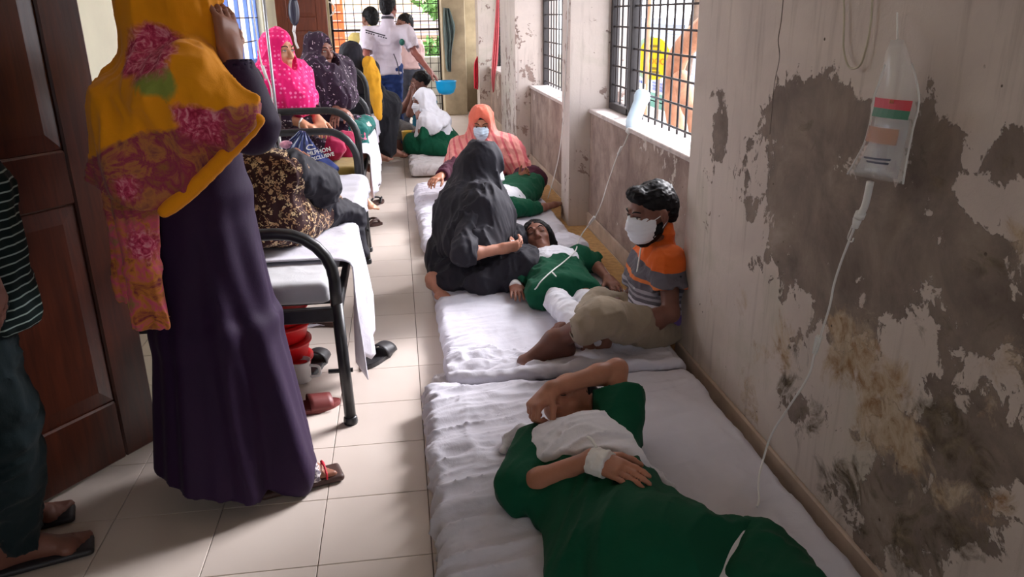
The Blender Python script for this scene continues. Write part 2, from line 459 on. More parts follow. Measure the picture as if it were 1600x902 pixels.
# ------------------------------------------------------------------ structure materials
XW, XR = 1.10, 1.24            # face of pillars / face of the recessed low walls
def wall_material(name='old_plaster', pl=((100, 88, 82), (126, 112, 104), (140, 126, 116), (160, 146, 136))):
    t = NT(name); g = t.geo(); a = t.attr('Col'); R = t.n('SeparateColor', 0, Color=a); G = t.n('SeparateColor', 1, Color=a); B = t.n('SeparateColor', 2, Color=a)
    n1 = t.noise(g, 6.5, 8, .62, .35); n2 = t.noise(g, 17, 8, .68, .6); n3 = t.noise(g, 2.2, 5, .6, .5); n4 = t.noise(g, 55, 5, .7)
    edge = t.math('ADD', t.math('MULTIPLY', n1, .95), t.math('MULTIPLY', n2, .55))
    pm = t.math('ADD', t.math('SUBTRACT', R, .5), t.math('MULTIPLY', t.math('SUBTRACT', edge, .75), 1.75))
    peel = t.ramp(pm, [(.02, 0), (.055, 1)])
    dm = t.math('ADD', t.math('SUBTRACT', G, .5), t.math('MULTIPLY', t.math('SUBTRACT', t.noise(g, 9, 8, .65, 1.0), .5), 1.7))
    dark = t.ramp(dm, [(.0, 0), (.28, 1)])
    om = t.math('ADD', t.math('SUBTRACT', B, .5), t.math('MULTIPLY', t.math('SUBTRACT', t.noise(g, 7, 8, .7, .8), .5), 1.6))
    och = t.ramp(om, [(.0, 0), (.2, 1)])
    paint = t.ramp(n3, [(.3, lin(196, 184, 178)), (.55, lin(208, 196, 188)), (.75, lin(188, 182, 168))])
    plaster = t.ramp(t.noise(g, 5, 8, .65, .4), list(zip((.3, .48, .6, .75), [lin(*q) for q in pl])))
    c = t.mix(peel, paint, plaster)
    c = t.mix(och, c, t.ramp(n2, [(.35, lin(150, 116, 84)), (.5, lin(186, 166, 142)), (.68, lin(206, 190, 172))]))
    c = t.mix(dark, c, t.ramp(n2, [(.3, lin(66, 57, 46)), (.48, lin(92, 81, 65)), (.6, lin(120, 107, 88)), (.72, lin(150, 136, 116))]))
    spk = t.ramp(t.vor(g, 16), [(.055, 1), (.075, 0)]); spk = t.math('MULTIPLY', spk, t.ramp(n1, [(.5, 0), (.56, 1)]))
    c = t.mix(spk, c, lin(88, 76, 66))
    streak = t.noise(t.geo((26, 26, 2.2)), 1, 5, .6); c = t.mix(t.math('MULTIPLY', t.ramp(streak, [(.55, 0), (.75, 1)]), .35), c, lin(122, 108, 100))
    t.p(Base_Color=c, Roughness=.88); t.b.inputs['Specular IOR Level'].default_value = .3
    h = t.math('SUBTRACT', t.math('ADD', t.math('MULTIPLY', n4, .25), t.math('MULTIPLY', n2, .5)), t.math('MULTIPLY', peel, .55))
    t.bump(h, .7, .006); return t.m
M_WALL = wall_material(pl=((104, 92, 86), (130, 117, 109), (146, 132, 122), (168, 154, 144)))
M_LOWW = wall_material('brown_low_wall', ((120, 102, 96), (148, 128, 120), (164, 144, 134), (184, 166, 156)))
M_DADO = plain('skirting_paint', lin(180, 160, 144), .7, var=.22, scale=6, bump=.25)
M_LEFTWALL = plain('cream_wall', lin(218, 214, 188), .7, var=.06, scale=3)
M_CEIL = plain('ceiling_paint', lin(225, 222, 215), .9, var=.04, scale=3)
M_GROUT = plain('grout', lin(120, 104, 94), .9, var=.2)
M_SILL = plain('sill_cement', lin(196, 184, 180), .8, var=.2, scale=20, bump=.4)
M_IRON = plain('black_iron', lin(34, 28, 30), .5, var=.25, scale=40)
M_BLUE = plain('blue_frame', lin(88, 116, 190), .5)
def tile_material():
    t = NT('floor_tile'); g = t.geo(); rnd = t.n('ObjectInfo', 5)
    n = t.noise(g, 2, 3, .5, .2)
    c = t.ramp(n, [(.25, lin(204, 190, 180)), (.75, lin(218, 206, 196))])
    c = t.mix(1.0, c, t.ramp(rnd, [(0, .95), (1, 1.04)]), 'MULTIPLY')
    dirt = t.ramp(t.noise(g, 26, 8, .7), [(.66, 0), (.78, 1)]); c = t.mix(t.math('MULTIPLY', dirt, .0), c, lin(150, 130, 112))
    t.p(Base_Color=c, Roughness=t.ramp(t.noise(g, 1.5, 2), [(.3, .30), (.7, .36)])); t.b.inputs['Specular IOR Level'].default_value = .5
    t.bump(t.noise(g, 3, 2), .02, .004); return t.m
M_TILE = tile_material()
def wood_material(name, c1, c2, rough=.32):
    t = NT(name); v = t.coord('Object', (14, 14, 1.2)); n = t.noise(v, 2.2, 7, .6, 1.2); f = t.noise(t.coord('Object', (60, 60, 4)), 2, 4)
    c = t.ramp(t.math('ADD', t.math('MULTIPLY', n, .7), t.math('MULTIPLY', f, .3)), [(.32, c1), (.66, c2)])
    chip = t.ramp(t.noise(t.coord(), 30, 6, .7), [(.74, 0), (.76, 1)])
    t.p(Base_Color=t.mix(chip, c, lin(150, 120, 100)), Roughness=rough); t.bump(n, .12, .003); return t.m
M_DOOR = wood_material('brown_door_wood', lin(44, 18, 10), lin(74, 32, 17), .3)
M_DOOR2 = wood_material('red_brown_wood', lin(92, 44, 26), lin(132, 66, 40), .4)

# ------------------------------------------------------------------ floor
TS, TX, TY = 0.3048, -0.2885, 1.77465
fl = MB().box((-1.42, -2.6, -.12), (1.30, 12.4, -.006)).build('floor', M_GROUT); tag(fl, kind='structure')
tile_me = None; rest = MB()
for j in range(-14, 35):
    for i in range(-4, 6):
        x0, y0 = TX+i*TS, TY+j*TS
        xa, xb, ya, yb = max(x0+.0012, -1.42), min(x0+TS-.0012, 1.29), max(y0+.0012, -2.6), min(y0+TS-.0012, 12.4)
        if xb-xa < .02 or yb-ya < .02: continue
        full = xb-xa > TS-.004 and yb-ya > TS-.004
        if -4 <= i <= 2 and j >= -3 and (i+1) >= -3 and len(fl.children) < 290:
            if full:
                if tile_me is None:
                    o = MB().bbox((0, 0, -.006), (TS-.0024, TS-.0024, 0), .001).build('tile', M_TILE, fl); tile_me = o.data
                else: o = link(bpy.data.objects.new('tile', tile_me), fl)
                o.location = (xa, ya, 0)
            else: MB().bbox((xa, ya, -.006), (xb, yb, 0), .001).build('tile', M_TILE, fl)
        else: rest.bbox((xa, ya, -.006), (xb, yb, 0), .001)
tag(rest.build('floor_tiles', M_TILE, fl), kind='stuff')

# ------------------------------------------------------------------ right wall with pillars, low walls and windows
def to_px(P):
    v = P-np.array([0, 0, CAM_H]); d = v@AXF
    return 800+CAM_F*(v@AXR)/d, 451-CAM_F*(v@AXU)/d
PEEL = [(1262, 225, 62, 85, 1.0), (1300, 200, 70, 60, .9), (1300, 330, 110, 110, .95), (1220, 330, 40, 70, .6), (1460, 235, 42, 75, .95), (1400, 400, 120, 90, .9), (1128, 215, 14, 70, .75),
        (1500, 440, 110, 110, .75), (1560, 255, 60, 50, .7), (1300, 470, 60, 60, .8), (1500, 720, 110, 130, .8), (1420, 820, 120, 80, .75), (1240, 640, 45, 50, .6), (1590, 500, 60, 90, .7), (1100, 480, 10, 60, .4), (1380, 520, 80, 60, .55)]
MOULD = [(1262, 200, 30, 40, .55), (1235, 610, 30, 28, .85), (1270, 660, 40, 40, .7), (1330, 760, 55, 60, .8), (1500, 690, 95, 110, .75), (1560, 420, 70, 80, .6), (1570, 250, 40, 40, .6), (1450, 830, 110, 70, .85), (1460, 260, 26, 60, .6), (1590, 640, 40, 80, .5), (1250, 560, 30, 60, .5), (1480, 520, 80, 60, .5), (1200, 290, 12, 60, .3)]
OCHRE = [(1335, 555, 45, 60, .85), (1380, 640, 45, 70, .95), (1430, 700, 40, 50, .8), (1230, 540, 60, 60, .6), (1570, 620, 60, 80, .6), (1150, 520, 45, 80, .45), (1170, 640, 30, 60, .55), (1540, 800, 50, 60, .55), (1320, 505, 22, 22, .9), (1590, 380, 40, 40, .55), (1480, 770, 60, 40, .6)]
def wear(P, ch):
    px, py = to_px(P); out = np.zeros(len(P))
    for cx, cy, rx, ry, a in ch: out = np.maximum(out, a*np.exp(-.5*(((px-cx)/rx)**2+((py-cy)/ry)**2)*.9)*(.82 if ch is MOULD else 1))
    return out
def wall_grid(y0, y1, z0, z1, x, step=.03):
    ny, nz = max(2, int((y1-y0)/step)), max(2, int((z1-z0)/step))
    yy = np.linspace(y0, y1, ny); zz = np.linspace(z0, z1, nz)
    P = np.array([(x, a, b) for a in yy for b in zz]); F = [(i*nz+j, i*nz+j+1, (i+1)*nz+j+1, (i+1)*nz+j) for i in range(ny-1) for j in range(nz-1)]
    return P, F
def worn_box(name, lo, hi, parent, peel=.25, mould=.1, painted=False, mat=None):
    """wall block whose corridor face is a fine grid carrying the wear guide"""
    b = MB().box(lo, hi); b.f = [f for k, f in enumerate(b.f) if k != 5]
    P, F = wall_grid(lo[1], hi[1], lo[2], hi[2], lo[0]); b.add(P, F)
    P = np.array(b.v); c = np.zeros((len(P), 3))
    if painted:
        front = P[:, 1] > .2
        for k, ch in enumerate((PEEL, MOULD, OCHRE)): c[front, k] = wear(P[front], ch)
        c[~front, 0] = .3
    else:
        c[:, 0] = peel*(.7+.6*vnoise(P*2.1, 3))+.25*np.clip(.9-P[:, 2], 0, 1)*peel*2; c[:, 1] = mould; c[:, 2] = .12
    return mesh_obj(name, P, b.f, mat or M_WALL, parent, False, c)
ZT = 2.85
wr = worn_box('wall_right', (XW, -2.6, 0), (1.50, 2.88, ZT), None, painted=True); tag(wr, kind='structure')
MB().tube(catmull([at(*q, x=1.0995) for q in [(1226, -30), (1221, 30), (1216, 62), (1218, 90), (1210, 130), (1207, 165), (1203, 210)]], 4), [.0013]*12+[.0008]*13, 5).build('crack', plain('crack_line', lin(96, 84, 78), .95), wr)
pillars = [(5.075, 5.325), (7.48, 8.55), (10.85, 11.2)]
for a, b in pillars: worn_box('pillar', (XW, a, 0), (1.50, b, ZT), wr, .36, .08, mat=M_LOWW)
bays = [(2.88, 5.075, .790), (5.325, 7.48, .745), (8.55, 10.85, .72), (11.2, 12.4, .72)]
for a, b, zt in bays:
    worn_box('low_wall', (XR, a, 0), (1.46, b, zt-.025), wr, 1.15, .16, mat=M_LOWW)
    s = MB().bbox((XR-.012, a, zt-.025), (1.47, b, zt), .004).build('window_sill', M_SILL, wr)
    worn_box('lintel', (XR, a, 2.35), (1.50, b, ZT), wr, .5, .1)
sk = MB().bbox((XW-.014, -2.6, 0), (XW, 2.88, .085), .004)
tag(sk.build('baseboard_right', M_DADO), kind='structure')
for a, b, zt in bays: tag(MB().bbox((XR-.014, a, 0), (XR, b, .10), .004).build('baseboard_recess', M_DADO), kind='structure')

def grille(name, y0, y1, z0, z1, x, mull=(), kinds=True):
    t = thing(name, loc=(x, (y0+y1)/2, z0), kind='structure')
    fr = MB()
    fr.bbox((x-.025, y0, z0), (x+.025, y0+.03, z1), .003); fr.bbox((x-.025, y1-.035, z0), (x+.025, y1, z1), .003)
    fr.bbox((x-.025, y0, z1-.035), (x+.025, y1, z1), .003)
    fr.build('frame', M_IRON, t)
    for ym in mull: MB().bbox((x-.03, ym-.032, z0), (x+.03, ym+.032, z1), .004).build('mullion', M_IRON, t)
    k = 0; yy = y0+.10; me = None
    while yy < y1-.05:
        if me is None: o = MB().tube([(x, yy, z0+.004), (x, yy, z1)], .0062, 6).build('bar', M_IRON, t); me = o.data; y_ref = yy
        else: o = link(bpy.data.objects.new('bar', me), t); o.location = (0, yy-y_ref, 0)
        yy += .118
    zz = z0+.035; me = None
    while zz < z1-.05:
        if me is None: o = MB().tube([(x-.008, y0, zz), (x-.008, y1, zz)], .0062, 6).build('crossbar', M_IRON, t); me = o.data; z_ref = zz
        else: o = link(bpy.data.objects.new('crossbar', me), t); o.location = (0, 0, zz-z_ref)
        zz += .118
    return t
w1 = grille('window_1', 2.90, 5.07, .792, 2.35, 1.385, (4.62,))
MB().bbox((1.355, 4.62, .792), (1.415, 5.05, .835), .004).build('bottom_rail', M_IRON, w1)
grille('window_2', 5.33, 7.475, .747, 2.35, 1.385, (6.35,))
grille('window_3', 8.56, 10.84, .722, 2.35, 1.385, (9.7,))

# ------------------------------------------------------------------ left wall, end wall, ceiling, back wall
lw = MB()
def lbox(y0, y1, z0, z1): lw.box((-1.58, y0, z0), (-1.42, y1, z1))
lbox(-2.6, .86, 0, ZT); lbox(.86, 1.80, 2.1, ZT); lbox(1.80, 4.55, 0, ZT)
lbox(4.55, 6.0, 0, 1.25); lbox(4.55, 6.0, 2.3, ZT); lbox(6.0, 7.3, 0, ZT); lbox(7.3, 9.3, 0, .92); lbox(7.3, 9.3, 2.3, ZT); lbox(9.3, 12.4, 0, ZT)
wl = lw.build('wall_left', M_LEFTWALL); tag(wl, kind='structure')
def blue_window(name, y0, y1, z0, z1, nv):
    t = thing(name, loc=(-1.5, (y0+y1)/2, z0), kind='structure'); x = -1.5
    f = MB()
    for a, b, c, d in ((y0, y0+.05, z0, z1), (y1-.05, y1, z0, z1), (y0, y1, z0, z0+.05), (y0, y1, z1-.05, z1)): f.bbox((x-.03, a, c), (x+.03, b, d), .004)
    f.build('frame', M_BLUE, t)
    for k in range(1, nv): MB().bbox((x-.02, y0+(y1-y0)*k/nv-.02, z0), (x+.02, y0+(y1-y0)*k/nv+.02, z1), .003).build('mullion', M_BLUE, t)
    for k in range(1, 6): MB().tube([(x+.03, y0, z0+(z1-z0)*k/6), (x+.03, y1, z0+(z1-z0)*k/6)], .006, 6).build('bar', M_IRON, t)
    return t
blue_window('window_4', 4.55, 6.0, 1.25, 2.3, 3)
blue_window('window_5', 7.3, 9.3, .92, 2.3, 4)
ew = MB()
ew.box((-1.42, 11.95, 0), (-.90, 12.15, ZT)); ew.box((.66, 11.95, 0), (1.24, 12.15, ZT)); ew.box((-.90, 11.95, 2.4), (.66, 12.15, ZT))
M_POST = plain('beige_post_plaster', lin(172, 158, 132), .85, var=.22, scale=5, bump=.3)
tag(ew.build('wall_end', M_POST), kind='structure')
tag(MB().bbox((.665, 11.55, 0), (.99, 11.95, ZT), .01).build('trim_1', M_POST), kind='structure')
tag(MB().box((-1.6, -2.6, ZT), (1.52, 12.4, ZT+.12)).build('ceiling', M_CEIL), kind='structure')
bw = MB(); bw.box((-1.6, -2.75, 0), (1.52, -2.6, .9)); bw.box((-1.6, -2.75, 2.2), (1.52, -2.6, ZT)); bw.box((-1.6, -2.75, .9), (-.2, -2.6, 2.2)); bw.box((.75, -2.75, .9), (1.52, -2.6, 2.2))
tag(bw.build('wall_back', M_LEFTWALL), kind='structure')
bwn = thing('added_fill_window', loc=(.1, -2.68, .9), kind='structure'); fr = MB()  # unseen window added behind the camera to lift the near shadows
for a, b, c_, d in ((-.2, -.15, .9, 2.2), (.70, .75, .9, 2.2), (-.2, .75, .9, .95), (-.2, .75, 2.15, 2.2), (.25, .30, .9, 2.2)): fr.bbox((a, -2.70, c_), (b, -2.65, d), .004)
fr.build('frame', M_BLUE, bwn)
M_BLOCKER = plain('light_block_dark', lin(120, 108, 92), .9, var=.1, scale=2)
rm = MB(); rm.box((-4.2, -1.2, 0), (-4.1, 3.6, ZT)); rm.box((-4.2, -1.3, 0), (-1.58, -1.2, ZT)); rm.box((-4.2, 3.6, 0), (-1.58, 3.7, ZT)); rm.box((-4.2, -1.3, ZT), (-1.58, 3.7, ZT+.1)); rm.box((-4.2, -1.3, -.1), (-1.58, 3.7, -.001))  # unseen dark box added beyond the doorway to keep sky light out
tag(rm.build('wall_light_block', M_BLOCKER), kind='structure')
def end_grille():
    t = thing('window_6', loc=(-.12, 12.05, 0), kind='structure'); y = 12.03; me = None
    f = MB()
    for x in (-.90, .635): f.bbox((x, y-.02, 0), (x+.035, y+.02, 2.4), .003)
    f.build('frame', M_IRON, t)
    MB().bbox((-.90, y-.02, 1.17), (.66, y+.02, 1.20), .003).build('rail', M_IRON, t)
    for k in range(13):
        x = -.80+k*.118
        if me is None: o = MB().tube([(x, y, 0), (x, y, 2.4)], .006, 6).build('bar', M_IRON, t); me = o.data
        else: o = link(bpy.data.objects.new('bar', me), t); o.location = (k*.118, 0, 0)
    me = None
    for k in range(19):
        z = .12+k*.118
        if me is None: o = MB().tube([(-.9, y-.012, z), (.66, y-.012, z)], .006, 6).build('crossbar', M_IRON, t); me = o.data
        else: o = link(bpy.data.objects.new('crossbar', me), t); o.location = (0, 0, k*.118)
end_grille()

# ------------------------------------------------------------------ doors
def door_leaf(name, hinge, tip, h, mat, panels, th=.04):
    """panelled door leaf standing between two floor points"""
    a = V(*hinge, 0); b = V(*tip, 0); u = unit(b-a); L = np.linalg.norm(b-a); n = np.cross((0, 0, 1), u)
    R = np.array([u, n, (0, 0, 1)]); t = thing(name, loc=tuple((a+b)/2), kind='structure'); z0 = .012
    s = MB(); st = .13
    def bx(x0, x1, za, zb, mb, d=th/2, bev=.006): mb.bbox((x0, -d, za), (x1, d, zb), bev, R, a)
    bx(0, st, z0, h, s); bx(L-st, L, z0, h, s); s.build('stile', mat, t)
    zs = [z0]+[p for p in panels]+[h]
    r = MB(); edges = []
    rails = [(z0, .22)]+[(p-.08, p+.08) for p in panels]+[(h-.14, h)]
    for za, zb in rails: bx(st, L-st, za, zb, r)
    r.build('rail', mat, t)
    for k in range(len(rails)-1):
        za, zb = rails[k][1], rails[k+1][0]
        p = MB(); bx(st, L-st, za, zb, p, .010, .002)
        for sgn in (-1, 1):    # raised field
            x0, x1, y0, y1 = st+.05, L-st-.05, za+.05, zb-.05
            P = [(st+.005, sgn*.011, za+.005), (L-st-.005, sgn*.011, za+.005), (L-st-.005, sgn*.011, zb-.005), (st+.005, sgn*.011, zb-.005), (x0, sgn*.017, y0), (x1, sgn*.017, y0), (x1, sgn*.017, y1), (x0, sgn*.017, y1)]
            F = [(4, 5, 6, 7), (0, 1, 5, 4), (1, 2, 6, 5), (2, 3, 7, 6), (3, 0, 4, 7)]
            p.add(np.array(P)@R+a, F if sgn < 0 else [f[::-1] for f in F])
        p.build('panel', mat, t)
    return t
d1 = door_leaf('door_1', (-1.40, 1.83), (-.905, 2.535), 2.08, M_DOOR, [.95])
d2 = door_leaf('door_2', (-1.40, 10.25), (-.80, 10.25), 2.1, M_DOOR2, [.62, 1.30])
# ------------------------------------------------------------------ prop materials
M_SHEET = fabric('white_cotton_sheet', lin(208, 206, 216), .92, .04, .45, .15, 7)
M_SHEET2 = fabric('off_white_sheet', lin(200, 194, 194), .92, .06, .45, .15, 7)
M_TICK = fabric('tan_mattress_ticking', lin(176, 140, 96), .95, .2, .3, .1, 20)
M_MAT = plain('straw_mat', lin(190, 152, 100), .8, var=.2, scale=30, bump=.2)
M_BEDIRON = plain('dark_bed_iron', lin(46, 46, 48), .38, var=.25, scale=25, bump=.15, metal=.3)
M_CLEAR = None
def clear_plastic(name, c, alpha, rough=.12):
    t = NT(name); t.p(Base_Color=c, Roughness=rough, Alpha=alpha, Specular_IOR_Level=.8); return t.m
M_BAG = clear_plastic('clear_bag_plastic', (.82, .84, .84), .22)
M_LIQ = clear_plastic('pale_saline', (.55, .58, .62), .38)
M_TUBE = clear_plastic('iv_tube_plastic', (.85, .85, .83), .85, .3)
M_BOTTLE = clear_plastic('blue_white_bottle', lin(206, 226, 240), .82, .25)
M_WPLAST = plain('white_plastic', lin(232, 232, 230), .4, var=.03)
M_BANDAGE = fabric('white_bandage', lin(234, 232, 230), .9, .03, .3)
M_RED = plain('red_print', lin(196, 24, 50), .35, var=.06); M_GREENP = plain('green_print', lin(18, 112, 82), .35, var=.06)
M_ORNG = clear_plastic('faint_orange_print', lin(196, 132, 84), .45, .4)
M_GREYP = plain('grey_print', lin(70, 74, 92), .5)

# ------------------------------------------------------------------ floor bedding
def mattress(name, label, x0, x1, y0, y1, z1, seed, mat=M_SHEET, z0=.004, amp=.012, sc=(2.6, 11, 6), under=True, lumps=()):
    t = thing(name, label, 'mattress', ((x0+x1)/2, (y0+y1)/2, 0), 'floor mattresses along the damp wall')
    if under:
        MB().bbox((x0+.03, y0+.03, z0), (x1-.03, y1-.03, z1*.55), .02).build('mattress_core', M_TICK, t)
    s = SDF(.0072); s.box(((x0+x1)/2, (y0+y1)/2, (z1+z0+.008)/2), ((x1-x0)/2, (y1-y0)/2, (z1-z0-.008)/2), None, .034, 0)
    for c, r in lumps: s.ell(c, r, None, .05)
    A = np.array([(math.cos(.25), math.sin(.25), 0), (-math.sin(.25), math.cos(.25), 0), (0, 0, 1)])
    f1 = folds(sc, amp, seed, A); f2 = folds((7, 3, 5), amp*.6, seed+40)
    edge = lambda P: .24+1.05*np.exp(-((P[:, 0]-x0)/.24)**2)+.35*np.exp(-((P[:, 1]-y1)/.2)**2)
    def dsp(P): return np.where(P[:, 2] < z0+.012, 0, (f1(P)*edge(P)+f2(P)*.6+.004*fbm(P*5, 2, seed)))
    s.build('sheet', mat, t, dsp, .018); return t
mt = MB()
for k in range(1): mt.bbox((.13, 2.66, .0), (1.222, 6.45, .0038), .001)
tag(mt.build('sleeping_mat', M_MAT), 'straw coloured sleeping mat under the mattresses by the windows', 'mat')
m1 = mattress('floor_mattress', 'white sheeted floor mattress under the girl shielding her face', .035, 1.035, .80, 2.585, .105, 11)
m2 = mattress('floor_mattress', 'white sheeted floor mattress under the sleeping girl and the seated man', .125, 1.06, 2.64, 4.46, .088, 23, amp=.008, lumps=[((.55, 2.72, .06), (.36, .06, .045)), ((.25, 2.85, .07), (.08, .2, .03))])
m3 = mattress('floor_mattress', 'white sheeted floor mattress under the woman in the coral shawl', .09, 1.02, 4.56, 6.30, .088, 37, lumps=[((.72, 4.72, .09), (.24, .14, .05))])
m4 = mattress('floor_mattress', 'thick folded white floor mattress under the girl in white veil', .075, .86, 6.98, 8.5, .105, 51, M_SHEET2)
# rumpled sheet between the two near mattresses
s = SDF(.007); s.box((.58, 2.78, .089), (.44, .16, .010), None, .01, 0); rr = random.Random(5)
for k in range(16):
    x = .16+.82*rr.random(); y = 2.64+.26*rr.random(); a = rr.uniform(-.5, .5); L = rr.uniform(.06, .16); z = .096
    s.chain([(x-L*math.cos(a), y-L*math.sin(a), z-.004), (x, y+.02*rr.uniform(-1, 1), z+.006), (x+L*math.cos(a), y+L*math.sin(a), z-.004)], [.006, rr.uniform(.010, .02), .006], .035)
s.chain([(.18, 2.63, .10), (.4, 2.61, .112), (.62, 2.625, .115), (.85, 2.61, .110), (1.0, 2.63, .10)], [.012, .018, .022, .018, .012], .04)
clip_poly(s, [(.12, 2.60), (.5, 2.585), (1.03, 2.60), (1.03, 2.78), (.86, 2.84), (.66, 2.80), (.5, 2.88), (.34, 2.84), (.27, 2.98), (.12, 2.98)]); clip_plane(s, (0, 0, .082), (0, 0, -1))
tag(s.build('rumpled_sheet', M_SHEET, None, folds((9, 14, 4), .006, 71), .016), 'rumpled white sheet bunched up between the two mattresses beside the seated man', 'sheet')
s = SDF(.008); s.ell((.11, 2.74, .03), (.05, .07, .03), None, .0)
tag(s.build('cloth_wad', M_SHEET2, None, folds((20, 20, 20), .01, 5), .02), 'crumpled grey-white cloth wad on the floor beside the mattress gap', 'cloth')

def pillow(name, label, c, half, R, seed, mat=M_SHEET):
    s = SDF(.007); s.ell(c, (half[0]*1.12, half[1]*1.12, half[2]), R, 0); s.box(c, (half[0], half[1], half[2]*.55), R, half[2]*.5, .03)
    return tag(s.build(name, mat, None, folds((9, 9, 9), .006, seed), .015), label, 'pillow')
Rz = lambda a: np.array([(math.cos(a), math.sin(a), 0), (-math.sin(a), math.cos(a), 0), (0, 0, 1)])
pillow('pillow', 'white pillow under the head of the sleeping girl', (.80, 4.22, .125), (.20, .13, .05), Rz(.25), 3)

# ------------------------------------------------------------------ iron beds
def bed(label, y0, y1, h0, h1, x1=-.252, x0=-1.16):
    t = thing('hospital_bed', label, 'bed', ((x0+x1)/2, (y0+y1)/2, 0), 'iron beds along the left wall')
    for y, h, lean in ((y0, h0, -.01), (y1, h1, .01)):
        pts = [(x1, y, .45)]
        for k in range(7):
            a = k/6*H; pts.append((x1-.17+.17*math.cos(a), y, h-.17+.17*math.sin(a)))
        pts += [(x0+.17, y, h)]
        for k in range(1, 7):
            a = H+k/6*H; pts.append((x0+.17+.17*math.cos(a), y, h-.17+.17*math.sin(a)))
        pts += [(x0, y, .45)]
        MB().tube(pts, .0205, 12).build('hoop', M_BEDIRON, t, True)
        for x in (x1, x0):
            lg = MB().tube([(x, y, .46), (x+(.012 if x == x1 else -.012), y+lean, .02)], .0205, 12).build('leg', M_BEDIRON, t, True)
            xx = x+(.012 if x == x1 else -.012)
            MB().lathe([(.024, 0), (.026, .01), (.024, .025), (.0205, .03)], (xx, y+lean, 0), 12).build('foot_cap', M_BEDIRON, lg, True)
            MB().tube([(x-.05, y, .205), (x+.035, y, .205)], .008, 6).build('bolt', M_BEDIRON, lg)
        MB().bbox((x0, y-.015, .395), (x1, y+.015, .445), .004).build('end_rail', M_BEDIRON, t)
        for k in (1,):
            x = x0+(x1-x0)*.5; MB().tube([(x, y, .44), (x, y, h)], .011, 8).build('spindle', M_BEDIRON, t, True)
    for x in (x1, x0): MB().bbox((x-.012, y0, .40), (x+.012, y1, .44), .003).build('side_rail', M_BEDIRON, t)
    MB().tube([(x1, y0, .22), (x1-.0, y0+.11, .415)], .007, 6).build('brace', M_BEDIRON, t)
    for k in range(9):
        y = y0+(y1-y0)*(k+.5)/9; MB().bbox((x0, y-.03, .43), (x1, y+.03, .44), .002).build('slat', M_BEDIRON, t)
    return t
BEDS = [(2.555, 4.47, .712, .782), (4.74, 6.47, .865, .80), (6.60, 8.45, 1.0, .9)]
bed('dark iron hospital bed bearing the woman in brown floral print', *BEDS[0])
bed('dark iron hospital bed bearing the woman in the hot pink scarf', *BEDS[1])
bed('dark iron hospital bed beside the woman in black and mustard', *BEDS[2])
def bed_mattress(label, y0, y1, mat, z1=.525):
    s = SDF(.011); s.box((-.706, (y0+y1)/2, (.442+z1)/2), (.435, (y1-y0)/2-.03, (z1-.442)/2), None, .03, 0)
    return tag(s.build('bed_mattress', mat, None, folds((5, 5, 5), .003, 5), .012), label, 'mattress', 'bed mattresses')
M_BEDM = fabric('greyish_mattress_cover', lin(196, 196, 200), .9, .06, .3)
M_OLIVE = fabric('olive_mattress_cover', lin(122, 100, 46), .9, .12, .3)
bed_mattress('grey white mattress under the woman in brown floral print', BEDS[0][0], BEDS[0][1], M_BEDM)
bed_mattress('olive mattress under the woman in the hot pink scarf', BEDS[1][0], BEDS[1][1], M_OLIVE)
bed_mattress('pale mattress on the bed beside the woman in black and mustard', BEDS[2][0], BEDS[2][1], M_BEDM)

def drape(label, y0, y1, ztop, zlow, seed, xin=-1.08, xout=-.235, ragged=.04, mat=M_SHEET, name='bed_sheet'):
    """sheet lying on a bed and hanging over its corridor edge; zlow(u) gives the hanging hem"""
    na, nb = 46, 64; G = np.zeros((na, nb, 3)); ys = np.linspace(y0, y1, na); rng = np.random.RandomState(seed)
    for i, y in enumerate(ys):
        u = i/(na-1); zl = zlow(u); L1 = xout-xin; L2 = ztop-zl+.03
        for j in range(nb):
            sarc = (L1+L2)*j/(nb-1)
            if sarc < L1: x, z = xin+sarc, ztop
            else:
                q = sarc-L1; r = .03
                if q < r*H: a = q/r; x, z = xout+r*math.sin(a), ztop-r*(1-math.cos(a))
                else:
                    z = ztop-r-(q-r*H); x = xout+r
            G[i, j] = (x, y, z)
    P = G.reshape(-1, 3); hang = np.clip((ztop-P[:, 2])/.25, 0, 1)
    P[:, 0] += hang*(.026*np.sin(P[:, 1]*38+seed+2*P[:, 2])+.024*vnoise(P*np.array([3, 14, 2]), seed))+hang*.012
    P[:, 1] += hang*.012*vnoise(P*9, seed+3)
    P[:, 2] += (1-hang)*.012*np.maximum(ridge(P*np.array([6, 10, 1]), seed+1), 0)
    P[:, 2] -= hang*ragged*vnoise(P*np.array([0, 24, 0]), seed+8)*.5
    G = P.reshape(na, nb, 3)
    o = MB().sheet(G, .005).build(name, mat, None, True); return tag(o, label, 'sheet', 'sheets hanging over the bed edges')
drape('white sheet draped over the bed of the woman in brown floral print', 2.80, 4.42, .534, lambda u: .075+.06*math.sin(u*40)**2 if u < .16 else .09+.37*min(1, (u-.16)/.28)**.8, 3)
drape('white sheet hanging over the bed of the woman in the hot pink scarf', 5.15, 6.44, .534, lambda u: .24+.05*math.sin(u*9), 8)
drape('white sheet on the bed beside the woman in black and mustard', 6.85, 8.3, .534, lambda u: .36+.03*math.sin(u*7), 14)

